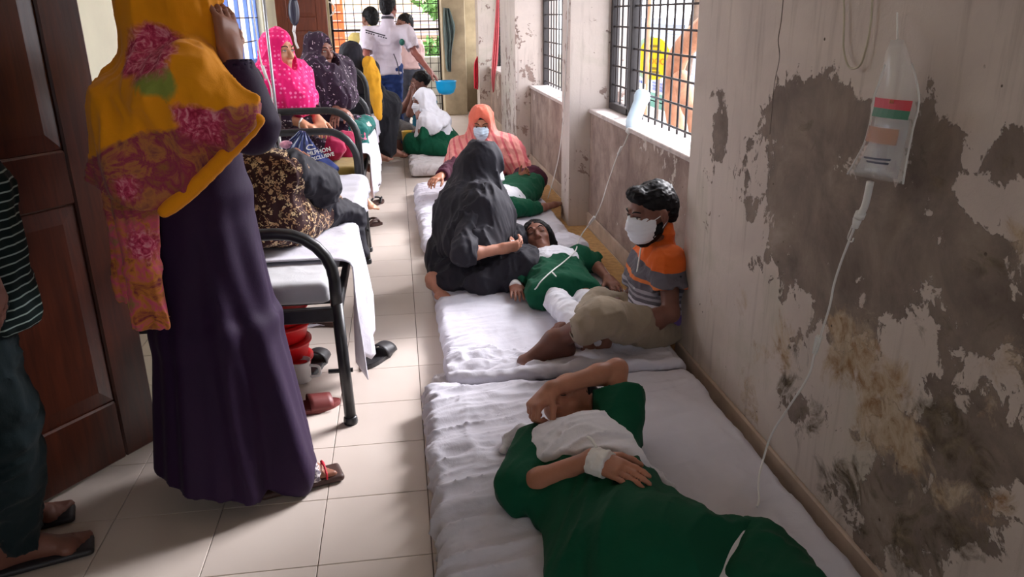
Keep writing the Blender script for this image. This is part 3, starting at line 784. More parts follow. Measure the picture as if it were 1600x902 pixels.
# ------------------------------------------------------------------ sandals
def sandal(label, c, ang, sole, strap, L=.25, flip=False, z=.0, trim=None, style='band', name='sandal'):
    R = Rz(ang); t = thing(name, label, 'sandal', (c[0], c[1], z), 'sandals on the tiled floor')
    c = V(c[0], c[1], z); out = []
    for k in range(28):
        a = 2*math.pi*k/28; y = math.sin(a)*L/2; wv = (.046 if y > 0 else .036)*(L/.25)*(1-.10*math.cos(2*(a-H)))
        out.append((math.cos(a)*wv*(1 if abs(y) < L*.42 else .9), y))
    s = MB(); n = 28
    s.prism(out, .001, .018, R, c); s.build('sole', sole, t)
    s = MB(); s.prism([(x*.92, y*.95) for x, y in out], .018, .021, R, c); s.build('insole', trim or sole, t)
    if style == 'band':
        G = []
        for i in range(6):
            row = []
            for j in range(13):
                a = math.pi*j/12; row.append(np.array((.047*math.cos(a), .005+.085*(i/5), .012+.048*math.sin(a)*(1-.28*i/5)))@R+c)
            G.append(row)
        b = MB().sheet(G, .005).build('strap', strap, t, True)
    else:
        for sg in (-1, 1):
            p = catmull([V(sg*.042, -.01, .015), V(sg*.034, .03, .045), V(sg*.012, .065, .042), V(0, .08, .02)], 5)@R+c
            MB().tube(p, .008, 6).build('strap', strap, t, True)
    return t
M_BLKRUB = plain('black_rubber', lin(34, 32, 36), .5, var=.2); M_MAROON = plain('maroon_rubber', lin(120, 52, 50), .5, var=.15)
M_PEARL = plain('pale_sandal_rim', lin(190, 180, 178), .5); M_BROWNR = plain('brown_rubber', lin(70, 44, 38), .55)
st = sandal('black sandal with a broad strap out in the aisle beside the hanging sheet', (-.155, 3.09), -.45, M_BLKRUB, M_BLKRUB, .24)
sandal('black sandal with a pale rim under the nearer iron bed', (-.415, 3.06), -.15, M_BLKRUB, M_BLKRUB, .25)
sandal('dark brown sandal lying further under the nearer iron bed', (-.44, 3.56), .9, M_BROWNR, M_BROWNR, .22)
sandal('maroon slotted slipper beside the purple gown hem', (-.405, 2.67), -1.25, M_MAROON, M_MAROON, .25, style='band')
sandal('small dark thong sandal standing out in the aisle by the middle bed', (-.222, 6.02), -.5, M_BROWNR, M_BLKRUB, .22, style='thong')
sandal('flat dark sandal tucked against the leg of the middle bed', (-.262, 5.36), -1.4, M_BROWNR, M_BROWNR, .2, style='thong')
G = [[V(-.57+.16*i/7+.01*math.sin(j), 3.50+.10*j/7, .006+.006*math.sin(i*1.3+j)) for j in range(8)] for i in range(8)]
tag(MB().sheet(G, .003).build('cloth_scrap', M_SHEET, None, True), 'small white cloth scrap on the floor under the nearer bed', 'cloth')

# ------------------------------------------------------------------ drips
def tube_obj(name, label, pts, r=.0032, mat=M_TUBE, cat='tube', parent=None, n=7):
    o = MB().tube(catmull(pts, 7), r, n).build(name, mat, parent, True)
    return o
def bag_shape(c_list, th, n=18):
    """closed pillow from left/right outline pairs (top->bottom), bulging along x"""
    G0 = []; G1 = []
    L = len(c_list)
    for i, (a, b) in enumerate(c_list):
        t = i/(L-1); r0 = []; r1 = []
        for j in range(n):
            u = j/(n-1); p = a+(b-a)*u; d = th*(math.sin(math.pi*u)**.6)*(math.sin(math.pi*min(1, .12+.88*t))**.5 if t > 0 else .2)
            r0.append(p+V(-d, 0, 0)); r1.append(p+V(d*.6, 0, 0))
        G0.append(r0); G1.append(r1)
    return G0, G1
def shell(G0, G1):
    a, b = len(G0), len(G0[0]); P = [p for r in G0 for p in r]+[p for r in G1 for p in r]; n = a*b; F = []
    for i in range(a-1):
        for j in range(b-1):
            q = (i*b+j, i*b+j+1, (i+1)*b+j+1, (i+1)*b+j); F += [q, tuple(n+k for k in q[::-1])]
    for i in range(a-1):
        for j in (0, b-1):
            q = (i*b+j, (i+1)*b+j, (i+1)*b+j+n, i*b+j+n); F.append(q if j == 0 else q[::-1])
    for j in range(b-1):
        for i in (0, a-1):
            q = (i*b+j+1, i*b+j, i*b+j+n, i*b+j+1+n); F.append(q if i == 0 else q[::-1])
    return P, F
def iv_near():
    X = 1.052
    rows = [((1392, 62), (1412, 62)), ((1378, 118), (1430, 118)), ((1366, 150), (1436, 160)), ((1360, 190), (1427, 200)), ((1350, 225), (1420, 235)), ((1334, 255), (1414, 268)), ((1324, 272), (1411, 288))]
    pr = [(at(*a, x=X), at(*b, x=X)) for a, b in rows]
    fine = []
    A = catmull([p[0] for p in pr], 3); B = catmull([p[1] for p in pr], 3)
    t = thing('iv_drip', 'clear saline drip bag with red and green label on the stained wall', 'drip bag', tuple(at(1400, 40, x=1.09)))
    P, F = shell(*bag_shape(list(zip(A, B)), .028)); mesh_obj('bag', P, F, M_BAG, t, True)
    lo = [(A[k], B[k]) for k in range(8, len(A)-1)]
    lo = [(a+(b-a)*.10, b-(b-a)*.10) for a, b in lo]
    P, F = shell(*bag_shape(lo, .016)); mesh_obj('saline', P, F, M_LIQ, t, True)
    def quad(name, corners, mat, x=X-.031, parent=t, nn=7):
        a, b, c, d = [at(*q, x=x) for q in corners]; G = []
        for i in range(3):
            r = []
            for j in range(nn):
                u = j/(nn-1); p = (a+(b-a)*u)*(1-i/2)+(d+(c-d)*u)*(i/2); r.append(p-V(.006*math.sin(math.pi*u), 0, 0))
            G.append(r)
        return MB().sheet(G, .001).build(name, mat, parent)
    lb = quad('label_band', [(1368, 152), (1426, 158), (1422, 174), (1366, 167)], M_RED)
    quad('label_band', [(1366, 167), (1422, 174), (1418, 188), (1362, 181)], M_GREENP)
    quad('emblem', [(1392, 156), (1397, 157), (1396, 162), (1391, 161)], M_ORNG, X-.039, lb)
    quad('print', [(1358, 196), (1405, 203), (1400, 228), (1352, 220)], M_ORNG, X-.031)
    for k in range(2): quad('print', [(1350+4*k, 244+6*k), (1392-3*k, 249+6*k), (1391-3*k, 252+6*k), (1350+4*k, 247+6*k)], M_GREYP, X-.030)
    # seams
    for edge in (A, B): MB().tube(edge[2:], .0022, 6).build('seam', M_TUBE, t, True)
    MB().tube([at(1402, 62, x=X), at(1402, 20, x=1.085)], .002, 6).build('hanger', M_TUBE, t)
    pts = [at(1360, 284, x=X), at(1352, 320, x=X), at(1343, 338, x=X)]
    MB().tube(catmull(pts, 5), .0085, 10).build('drip_port', M_TUBE, t, True)
    MB().tube([at(1345, 333, x=X), at(1342, 340, x=X)], .0125, 10).build('collar', M_WPLAST, t, True)
    MB().tube([at(1340, 342, x=X), at(1336, 356, x=X)], [.011, .0075], 10).build('drip_chamber', M_WPLAST, t, True)
    MB().tube(catmull([at(1332, 352, x=X), at(1325, 372, x=X), at(1331, 378, x=X), at(1334, 372, x=X)], 4), .002, 6).build('hook', M_WPLAST, t, True)
    line = [at(1335, 356, x=X), at(1327, 376, x=X), at(1314, 410, x=X), at(1303, 445, x=X), at(1296, 480, x=X), at(1283, 522, x=X), at(1272, 556, x=X-.005), at(1262, 590, x=X-.01), at(1230, 640, x=X-.03), at(1205, 680, x=X-.05), at(1192, 720, x=X-.07), at(1185, 752, z=.135), at(1186, 780, z=.118), at(1183, 792, z=.112)]
    tube_obj('line', None, line, .0030, M_TUBE, parent=t)
    MB().tube([at(1280, 526, x=X), at(1273, 552, x=X)], [.011, .008], 4).build('roller_clamp', M_WPLAST, t)
    return t
iv_near()
wire = [at(1318, -20, x=1.09), at(1319, 30, x=1.09), at(1318, 75, x=1.088), at(1326, 104, x=1.086), at(1342, 104, x=1.086), at(1352, 80, x=1.088), at(1360, 40, x=1.09), at(1364, -20, x=1.09)]
tag(MB().tube(catmull(wire, 6), .0026, 6).build('wire_loop', plain('yellowed_wire', lin(190, 182, 160), .5), None, True), 'yellowed wire loop hanging down the damp wall above the saline bag', 'wire')
def iv_window():
    a = at(1007, 142, x=1.345); b = at(984, 204, x=1.24); ax = unit(b-a); L = np.linalg.norm(b-a)
    t = thing('iv_drip', 'upturned pale blue drip bottle hanging in front of the grilled window', 'drip bottle', tuple(a))
    side = unit(np.cross(ax, (0, 1, 0))); R = np.array([side, np.cross(ax, side), ax])
    prof = [(.004, 0), (.034, .006), (.045, .02), (.047, .045), (.038, L*.32), (.040, L*.6), (.042, L*.82), (.030, L*.94), (.016, L*.99)]
    MB().lathe(prof, a, 20, R, 1, .8).build('bottle', M_BOTTLE, t, True)
    MB().lathe([(.02, 0), (.021, .004), (.021, .02), (.012, .026)], b-ax*.008, 16, R).build('cap', M_WPLAST, t, True)
    MB().tube([a, at(1008, 132, x=1.372)], .002, 6).build('hanger', M_WPLAST, t)
    c = b+ax*.016
    line = [c, at(975, 226, x=1.20), at(966, 240, x=1.19), at(950, 285, x=1.12), at(939, 320, x=1.07), at(928, 342, x=1.04), at(912, 362, x=.99), at(903, 378, x=.95), at(899, 392, z=.29), at(880, 410, z=.275), at(862, 424, z=.265), at(845, 440, z=.24), at(836, 452, z=.20), at(826, 452, z=.15)]
    tube_obj('line', None, line, .0032, M_TUBE, parent=t)
    MB().tube([at(971, 230, x=1.195), at(966, 241, x=1.19)], .008, 8).build('drip_chamber', M_WPLAST, t, True)
    MB().tube([at(929, 339, x=1.04), at(921, 350, x=1.02)], [.010, .008], 4).build('roller_clamp', M_WPLAST, t)
    for q in ((866, 428), (869, 432)): MB().tube([at(862, 425, z=.268), at(*q, z=.272)], .003, 5).build('clip', M_WPLAST, t)
iv_window()
tag(MB().tube(catmull([at(888, -10, x=1.085), at(886, 60, x=1.09), at(881, 170, x=1.092), at(877, 215, x=1.06), at(872, 250, x=1.04), at(862, 290, x=1.0), at(856, 310, z=.15)], 6), .0032, 6).build('drip_line', M_TUBE, None, True), 'thin white drip line falling past the middle pillar to the far patient', 'tube')

def iv_pole():
    p = at(412, 0, y=4.66); x, y = p[0], 4.66
    t = thing('iv_pole', 'thin steel drip pole clamped to the bed of the woman in hot pink', 'drip pole', (x, y, 0))
    M_STEEL = plain('steel_pole', lin(170, 172, 180), .3, metal=.8)
    MB().tube([(x, y, .02), (x, y, 1.95)], .008, 8).build('pole', M_STEEL, t, True)
    MB().tube(catmull([V(x-.09, y, 1.9), V(x-.07, y, 1.95), V(x, y, 1.95), V(x+.07, y, 1.95), V(x+.09, y, 1.9)], 4), .005, 6).build('hook', M_STEEL, t, True)
    for k in range(3):
        a = 2*math.pi*k/3+.3; MB().tube([(x, y, .05), (x+.13*math.cos(a), y+.07*math.sin(a), .008)], .007, 6).build('leg', M_STEEL, t)
    MB().bbox((x-.016, y-.016, .80), (x+.016, y+.05, .86), .004).build('clamp', M_BEDIRON, t)
    ln = [V(x-.07, y-.01, 1.93), V(x-.06, y-.012, 1.4), V(x-.05, y-.012, 1.15), V(x-.015, y-.012, 1.02), V(x-.012, y-.012, .9), V(x+.006, y-.012, .72), V(x+.012, y-.012, .6)]
    tube_obj('line', None, ln, .0042, M_TUBE, parent=t)
    MB().tube([V(x-.045, y-.012, 1.13), V(x-.03, y-.012, 1.06)], .009, 8).build('drip_chamber', M_WPLAST, t, True)
    MB().tube([V(x+.002, y-.014, .83), V(x+.006, y-.014, .74)], .010, 6).build('roller_clamp', M_WPLAST, t, True)
iv_pole()
def blood_bag():
    Y = 5.95; c = at(459, 24, y=Y)
    t = thing('dark_drip_bag', 'dark drip bag hanging behind the woman in hot pink', 'drip bag', tuple(c))
    rows = [((452, -2), (464, -2)), ((450, 10), (467, 10)), ((451, 25), (468, 25)), ((455, 36), (466, 36)), ((459, 40), (463, 40))]
    A = catmull([at(*a, y=Y) for a, _ in rows], 3); B = catmull([at(*b, y=Y) for _, b in rows], 3)
    G0 = []; G1 = []
    for k, (a, b) in enumerate(zip(A, B)):
        r0 = []; r1 = []
        for j in range(10):
            u = j/9; d = .02*math.sin(math.pi*u)**.7; p = a+(b-a)*u; r0.append(p+V(0, d, 0)); r1.append(p-V(0, d, 0))
        G0.append(r0); G1.append(r1)
    P, F = shell(G0, G1); mesh_obj('bag', P, F, plain('dark_fluid', lin(40, 40, 58), .25), t, True)
    MB().tube([at(457, -2, y=Y), at(455, -60, y=Y)], .003, 6).build('hanger', M_WPLAST, t)
    MB().tube([at(460, 40, y=Y), at(459, 50, y=Y)], .011, 8).build('drip_chamber', M_WPLAST, t, True)
    MB().tube(catmull([at(459, 50, y=Y), at(461, 58, y=Y), at(462, 66, y=Y), at(466, 76, y=Y)], 4), .009, 6).build('line', M_WPLAST, t, True)
blood_bag()

# ------------------------------------------------------------------ navy shopping bag on the near bed
def text_mesh(name, body, size, origin, R, mat, parent=None, ext=.0006, bold=0.0):
    c = bpy.data.curves.new(name, 'FONT'); c.body = body; c.size = size; c.extrude = ext; c.offset = bold; c.resolution_u = 2
    tmp = bpy.data.objects.new(name, c); COL.objects.link(tmp)
    dg = bpy.context.evaluated_depsgraph_get(); me = bpy.data.meshes.new_from_object(tmp.evaluated_get(dg))
    n = len(me.vertices); co = np.zeros(n*3, np.float32); me.vertices.foreach_get('co', co); co = co.reshape(-1, 3)
    P = co@np.asarray(R)+np.asarray(origin); fs = [tuple(p.vertices) for p in me.polygons]
    bpy.data.objects.remove(tmp); bpy.data.curves.remove(c); bpy.data.meshes.remove(me)
    return mesh_obj(name, P, fs, mat, parent)
def shopping_bag():
    M_NAVY = plain('navy_plastic_bag', lin(38, 56, 116), .28, var=.25, scale=12, bump=.3)
    rows = [((470, 204), (478, 206), 4.30), ((458, 222), (488, 222), 4.26), ((446, 245), (505, 240), 4.22), ((440, 265), (522, 255), 4.18), ((445, 282), (530, 263), 4.14), ((500, 284), (526, 272), 4.12)]
    A = catmull([at(a[0], a[1], y=y) for a, b, y in rows], 4); B = catmull([at(b[0], b[1], y=y) for a, b, y in rows], 4)
    t = thing('shopping_bag', 'navy plastic shopping bag with white lettering on the nearer bed', 'bag', tuple(at(480, 280, y=4.2)))
    G0 = []; G1 = []
    for k, (a, b) in enumerate(zip(A, B)):
        r0 = []; r1 = []
        for j in range(16):
            u = j/15; d = .05*math.sin(math.pi*u)**.6*min(1, k/8+.15); p = a+(b-a)*u; w = .010*math.sin(j*1.7+k*.6)
            r0.append(p+V(0, d+w, 0)); r1.append(p-V(0, d+w, 0))
        G0.append(r0); G1.append(r1)
    P, F = shell(G0, G1); P = np.array(P); P[:, 2] = np.maximum(P[:, 2], .556); mesh_obj('body', P, F, M_NAVY, t, True)
    o = at(481, 244, y=4.13); e = unit(at(506, 238, y=4.13)-o); up = unit(at(478, 236, y=4.13)-o); up = unit(up-e*(up@e)); R = np.array([e, up, np.cross(e, up)])
    text_mesh('lettering', 'MI.PHON', .030, o, R, M_WPLAST, t, bold=.0006)
    text_mesh('lettering', 'EXCLUSIVE', .026, o-up*.028+e*.004, R, M_WPLAST, t, bold=.0006)
    sw = [at(489, 227, y=4.13), at(482, 227, y=4.13), at(479, 232, y=4.13), at(484, 234, y=4.13), at(493, 232, y=4.13)]
    MB().tube(catmull(sw, 5), [.003]*21, 6).build('swoosh', M_WPLAST, t, True)
    MB().tube(catmull([at(470, 205, y=4.3), at(462, 213, y=4.3), at(452, 222, y=4.3), at(445, 232, y=4.3)], 4), .008, 8).build('handle', M_NAVY, t, True)
    pc = at(447, 226, y=4.28)
    s = SDF(.006); s.ell(pc, (.035, .02, .022), None, 0)
    s.build('pink_tag', plain('pink_white_plastic', lin(214, 150, 176), .4, var=.5, scale=40), t)
shopping_bag()

# ------------------------------------------------------------------ far end props
def bowl():
    c = at(697, 136, y=8.30); s = thing('blue_bowl', 'bright blue plastic bowl held out by the man in the white shirt', 'bowl', tuple(c-V(0, 0, .075)))
    r = .10
    prof_o = [(.045, -.075), (.08, -.055), (r, -.01), (r+.004, .05), (r+.010, .055), (r+.010, .062), (r-.004, .062), (r-.008, .0), (.07, -.05), (.03, -.066)]
    MB().lathe(prof_o, c, 28).build('shell', plain('cyan_plastic', lin(20, 176, 240), .3, var=.05), s, True)
bowl()
def jug():
    c = at(637, 214, y=8.0); t = thing('yellow_jug', 'small yellow plastic jug beside the girl in white veil', 'jug', tuple(c-V(0, 0, .06)))
    M_Y = plain('yellow_plastic', lin(226, 182, 66), .4, var=.06)
    MB().lathe([(.04, -.06), (.05, -.055), (.058, .05), (.062, .06), (.056, .06), (.045, -.045), (.02, -.05)], c, 20).build('body', M_Y, t, True)
    MB().tube(catmull([c+V(.055, 0, .04), c+V(.10, 0, .045), c+V(.105, 0, 0), c+V(.05, 0, -.03)], 5), .009, 8).build('handle', M_Y, t, True)
jug()
def hanging_cloth(name, label, px_rows, y, mat, seed, depth=.02):
    rows = [(at(a[0], a[1], y=y), at(b[0], b[1], y=y)) for a, b in px_rows]
    A = catmull([r[0] for r in rows], 5); B = catmull([r[1] for r in rows], 5); n = 22; G = []
    for i in range(len(A)):
        G.append([A[i]+(B[i]-A[i])*j/(n-1)+V(0, depth*math.sin(j/(n-1)*18+seed+i*.04), 0) for j in range(n)])
    return tag(MB().sheet(G, .004).build(name, mat, None, True), label, 'cloth')
M_GREYGREEN = fabric('grey_green_cloth', lin(96, 112, 112), .9, .25, .5, .2, 6)
M_REDCL = fabric('red_cloth', lin(214, 50, 72), .9, .12, .5, .2, 6); M_PINKCL = fabric('coral_pink_cloth', lin(232, 120, 126), .9, .12, .5, .2, 6)
hanging_cloth('hanging_cloth', 'grey green cloth hanging at the gate edge by the beige post', [((693, 12), (702, 13)), ((692, 40), (707, 28)), ((695, 80), (711, 45)), ((697, 105), (706, 80)), ((700, 112), (705, 112))], 11.5, M_GREYGREEN, 1, .03)
hanging_cloth('hanging_cloth', 'dark red cloth hanging in the last window recess', [((746, 88), (748, 90)), ((741, 102), (748, 104)), ((741, 138), (747, 140))], 11.0, M_REDCL, 2)
hanging_cloth('hanging_cloth', 'coral pink cloth hanging from the third window grille', [((776, -5), (780, -5)), ((773, 40), (780, 40)), ((769, 90), (778, 90)), ((768, 122), (774, 118)), ((770, 145), (772, 142))], 9.8, M_PINKCL, 3)
ring = [at(512+11*math.cos(a), 14+11*math.sin(a), y=12.012) for a in np.linspace(0, 2*math.pi, 25)]
tag(MB().tube(np.array(ring), .012, 6).build('wire_ring', M_WPLAST, None, True), 'white coiled ring hanging on the end grille', 'ring')
# ------------------------------------------------------------------ outdoors
M_GND = plain('yard_ground', lin(176, 166, 156), .9, var=.15, scale=2)
gd = MB().box((-14, -8, -.55), (26, 40, -.5)); tag(gd.build('ground', M_GND), kind='structure')
M_BARK = plain('peach_bark', lin(168, 122, 96), .85, var=.25, scale=9, bump=.5); M_BARKD = plain('grey_bark', lin(110, 92, 82), .9, var=.3, scale=9, bump=.5)
def leaf_mat(name, c):
    t = NT(name); r = t.n('ObjectInfo', 5); n = t.noise(t.geo(), 3, 3)
    t.p(Base_Color=t.mix(n, tuple(.65*q for q in c), tuple(min(1, 1.35*q) for q in c)), Roughness=.6); return t.m
M_LEAF = leaf_mat('leaf_green', lin(92, 140, 66))
def tree(label, base, h, r, seed, trunk=None, mat=M_BARKD, crown=True, lean=(0, 0), cr=1.2, nl=900, leaf=.11, name='tree'):
    rng = np.random.RandomState(seed); b = V(*base); t = thing(name, label, 'tree', tuple(b), 'trees outside')
    top = b+V(lean[0], lean[1], h); pts = catmull([b, b+V(lean[0]*.2, lean[1]*.5, h*.4), top], 6)
    MB().tube(pts, np.linspace(r, r*.55, len(pts)), 9).build('trunk', mat, t, True)
    for k in range(3):
        a = rng.rand()*6.28; e = top+V(math.cos(a)*cr*.6, math.sin(a)*cr*.6, cr*.5)
        MB().tube(catmull([top-V(0, 0, .15*h), (top+e)/2+V(0, 0, .1), e], 4), np.linspace(r*.5, r*.15, 9), 7).build('branch', mat, t, True)
    if crown:
        c = top+V(0, 0, cr*.35); q = rng.randn(nl, 3); q /= np.linalg.norm(q, axis=1, keepdims=True); q *= (rng.rand(nl, 1)**.4)*cr*(.7+.3*rng.rand(nl, 1)); q[:, 2] *= .75
        u = rng.randn(nl, 3); u /= np.linalg.norm(u, axis=1, keepdims=True); v = np.cross(u, rng.randn(nl, 3)); v /= np.linalg.norm(v, axis=1, keepdims=True)
        P = c+q; L = leaf*(.6+.8*rng.rand(nl, 1)); Vs = np.stack([P-u*L, P+v*L*.45, P+u*L, P-v*L*.45], 1).reshape(-1, 3)
        tag(mesh_obj('foliage', Vs, np.arange(nl*4).reshape(-1, 4), M_LEAF, t), kind='stuff')
    return t
def fork_tree():
    t = thing('tree', 'peach barked tree with two stout forking limbs outside the near window', 'tree', tuple(at(1070, 215, x=2.6)), 'trees outside')
    X = 2.6; z0 = -.5
    a = at(1057, 215, x=X); b = at(1050, 140, x=X); c = at(1062, 85, x=X); d = at(1090, 55, x=X); e = at(1110, 40, x=X)
    MB().tube(catmull([V(X, a[1], z0), a, b, c, d, e], 6), np.linspace(.075, .115, 31), 10).build('trunk', M_BARK, t, True)
    f = at(1063, 120, x=X); g = at(1078, 165, x=X); h = at(1090, 200, x=X)
    MB().tube(catmull([f, g, h, V(X, h[1]-.4, z0)], 6), [.085]*19, 10).build('trunk', M_BARK, t, True)
    return t
fork_tree()
tree('slim peach trunk tree beside the window mullion', tuple(at(1006, 190, x=2.9)*V(1, 1, 0)+V(0, 0, -.5)), 2.6, .045, 4, mat=M_BARK, cr=1.1)
tree('thin dark trunked tree behind the yellow disc', tuple(at(1058, 170, x=4.2)*V(1, 1, 0)+V(0, 0, -.5)), 2.7, .10, 6, lean=(.1, -.5), cr=1.5)
tree('leafy pale trunk tree beside the window frame', tuple(at(972, 170, x=3.4)*V(1, 1, 0)+V(0, 0, -.5)), 2.5, .11, 9, mat=M_BARK, cr=1.4)
tree('broad leafy tree beyond the white notice board', (9.2, 20.5, -.5), 3.0, .16, 12, cr=2.3, nl=1600, leaf=.2)
tree('broad leafy tree beyond the yard', (7.6, 15.8, -.5), 3.1, .16, 13, cr=2.0, nl=1400, leaf=.18)
# notice board with blue lettering blocks
def board():
    X = 5.2; t = thing('notice_board', 'large white notice board with blue lettering outside the near window', 'board', tuple(V(X, at(1020, 100, x=X)[1], -.5)))
    y0, y1 = at(1100, 60, x=X)[1], at(945, 60, x=X)[1]; zb, zt = -.15, at(1020, 28, x=X)[2]
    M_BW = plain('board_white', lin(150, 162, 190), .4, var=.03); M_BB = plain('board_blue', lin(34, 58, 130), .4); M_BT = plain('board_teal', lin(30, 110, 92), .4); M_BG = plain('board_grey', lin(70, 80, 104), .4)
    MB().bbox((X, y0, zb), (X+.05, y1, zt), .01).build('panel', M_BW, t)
    for y in (y0+.3, y1-.3): MB().tube([(X+.08, y, -.5), (X+.08, y, zt)], .05, 8).build('post', M_BG, t)
    rng = random.Random(4)
    def stripe(px0, px1, py0, py1, mat, nm='lettering'):
        a = at(px1, py1, x=X); b = at(px0, py0, x=X); MB().box((X-.012, a[1], min(a[2], b[2])), (X, b[1], max(a[2], b[2]))).build(nm, mat, t)
    stripe(978, 1070, 36, 44, M_BG)
    for py in (52, 57, 62): stripe(1040, 1075, py, py+3, M_BB)
    for k in range(5): stripe(1068, 1082, 108+k*5, 111+k*5, M_BB)
    for k in range(6): stripe(988, 1003, 70+k*13, 78+k*13, M_BB)
    stripe(990, 1060, 148, 156, M_BT); stripe(1000, 1050, 160, 166, M_BT); stripe(960, 985, 60, 150, M_BB)
    for k in range(3): stripe(1020, 1040, 130+5*k, 132+5*k, M_BB)
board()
def disc_sign():
    X = 3.6; c = at(1024, 92, x=X); t = thing('disc_sign', 'round yellow sign with red lettering outside the window', 'sign', tuple(V(X, c[1], -.5)))
    r = np.linalg.norm(at(1024, 125, x=X)-at(1024, 59, x=X))/2; vd = math.atan2(-c[1], -c[0])-.68; n = V(math.cos(vd), math.sin(vd), 0); u = np.cross((0, 0, 1), n)
    Rx = np.array([u, V(0, 0, 1), n])
    MB().lathe([(r, 0), (r, .03)], c, 36, Rx).build('disc', plain('sign_yellow', lin(206, 178, 12), .45, var=.04), t)
    MB().lathe([(r*1.04, -.05), (r*1.04, -.02)], c-u*.12, 36, Rx).build('rim', plain('sign_pale_green', lin(150, 180, 160), .45), t)
    MB().tube([c-n*.08, (c[0]-n[0]*.08, c[1]-n[1]*.08, -.5)], .03, 8).build('post', M_BARKD, t)
    M_SR = plain('sign_red', lin(190, 84, 10), .5); M_SO = plain('sign_olive', lin(120, 100, 16), .5)
    text_mesh('lettering', 'OOOO', r*.42, c-u*r*.66+V(0, 0, -r*.25)+n*.033, Rx, M_SR, t)
    for zz, wd in ((.55, .5), (.32, .7), (-.5, .3), (-.68, .6)): MB().box((-r*wd*.6, zz*r, .03), (r*wd*.6, zz*r+.03, .036), Rx, c).build('lettering', M_SO, t)
disc_sign()
# buildings and planting beyond the end grille
def end_scene():
    Y = 17.0
    t = thing('shop_building', 'tan shop building with striped awning beyond the end grille', 'building', (0, Y, -.5))
    M_TAN = plain('tan_render', lin(206, 178, 150), .8, var=.12, scale=3); M_AWN = plain('grey_awning', lin(190, 186, 196), .5); M_SH = plain('dark_shutter', lin(150, 130, 118), .6)
    MB().box((-4.5, Y, -.5), (3.4, Y+.4, 3.2)).build('wall', M_TAN, t)
    for k in range(7):
        z = at(640, 16+6*k, y=Y-.3)[2]; MB().bbox((-2.2, Y-.5+.07*k, z-.05), (3.3, Y-.42+.07*k, z), .004).build('awning_strip', M_AWN, t)
    z0, z1 = at(640, 75, y=Y)[2], at(640, 52, y=Y)[2]
    for k in range(6): MB().bbox((-1.0+.62*k, Y-.03, -.2), (-.44+.62*k, Y, z1-.15), .004).build('shutter', M_SH, t)
    a = at(640, 62, y=15.5); b = at(676, 86, y=15.5)
    t2 = thing('red_sign', 'faded red slanted sign with white script beyond the end grille', 'sign', (a[0], 15.5, -.5))
    M_RS = plain('faded_red', lin(206, 128, 130), .6); 
    P = [at(635, 54, y=15.5), at(682, 70, y=15.5), at(682, 93, y=15.5), at(625, 93, y=15.5)]
    MB().add([tuple(p) for p in P]+[tuple(p+V(0, .04, 0)) for p in P], [(3, 2, 1, 0), (4, 5, 6, 7), (0, 1, 5, 4), (1, 2, 6, 5), (2, 3, 7, 6), (3, 0, 4, 7)]).build('panel', M_RS, t2)
    for x in (P[3][0]+.05, P[2][0]-.05): MB().tube([(x, 15.53, -.5), (x, 15.53, P[2][2]+.1)], .02, 6).build('post', M_IRON, t2)
    for k in range(3):
        q = [at(642+6*k, 66+2*k, y=15.48), at(646+6*k, 62+2*k, y=15.48), at(644+6*k, 74+2*k, y=15.48), at(648+6*k, 80+3*k, y=15.48)]
        MB().tube(catmull(q, 4), .014, 5).build('script', M_WPLAST, t2)
    M_LOW = plain('grey_parapet', lin(168, 166, 158), .85, var=.25, scale=4)
    zt = at(660, 89, y=12.9)[2]
    tag(MB().bbox((-3, 12.9, -.5), (3.4, 13.05, zt), .01).build('parapet', M_LOW), 'weathered grey parapet wall outside the end grille', 'wall')
    p = at(522, 55, y=13.4)
    od = thing('orange_shutter', 'orange slatted wooden shutter beyond the end grille', 'shutter', (p[0], 13.4, -.5)); M_OR = plain('orange_paint', lin(214, 104, 56), .5, var=.12)
    x0, x1 = at(508, 55, y=13.4)[0], at(537, 55, y=13.4)[0]
    for k in range(16): MB().bbox((x0, 13.4, -.5+.13*k), (x1, 13.43, -.38+.13*k), .004).build('slat', M_OR, od)
    for x in (x0, x1): MB().bbox((x-.02, 13.38, -.5), (x+.02, 13.45, 1.65), .004).build('stile', M_OR, od)
    tree('leafy green shrub beyond the end grille', (at(680, 80, y=14.6)[0]+.05, 14.6, -.5), 1.1, .04, 31, cr=.42, nl=500, leaf=.07, name='shrub')
    tree('tall green tree beyond the beige post', (at(688, 30, y=15)[0]+.1, 15.0, -.5), 2.0, .06, 33, cr=.62, nl=700, leaf=.09)
end_scene()
# ------------------------------------------------------------------ people: shared builders
M_HAIR = plain('black_hair', lin(20, 18, 20), .5, var=.3, scale=60, bump=.4, spec=.15)
M_EYEW = plain('eye_white', lin(206, 198, 190), .3, var=.02); M_IRIS = plain('dark_iris', lin(28, 18, 14), .25, var=.02)
M_MASK = fabric('white_face_mask', lin(226, 230, 238), .85, .02, .15, .1, 20)
M_BMASK = fabric('pale_blue_face_mask', lin(196, 214, 230), .85, .02, .15, .1, 20)
def skin_mat(name, c):
    t = NT(name); v = t.coord(); n = t.noise(v, 16, 4, .6)
    base = t.mix(1.0, t.attr('Col'), t.ramp(n, [(.3, .88), (.7, 1.1)]), 'MULTIPLY')
    t.p(Base_Color=base, Roughness=.48, Subsurface_Weight=.08, Subsurface_Radius=(.012, .005, .003), Subsurface_Scale=.6)
    t.b.inputs['Specular IOR Level'].default_value = .4
    t.bump(t.noise(v, 130, 2), .08, .002); return t.m
M_SKIN = skin_mat('skin', (0, 0, 0))

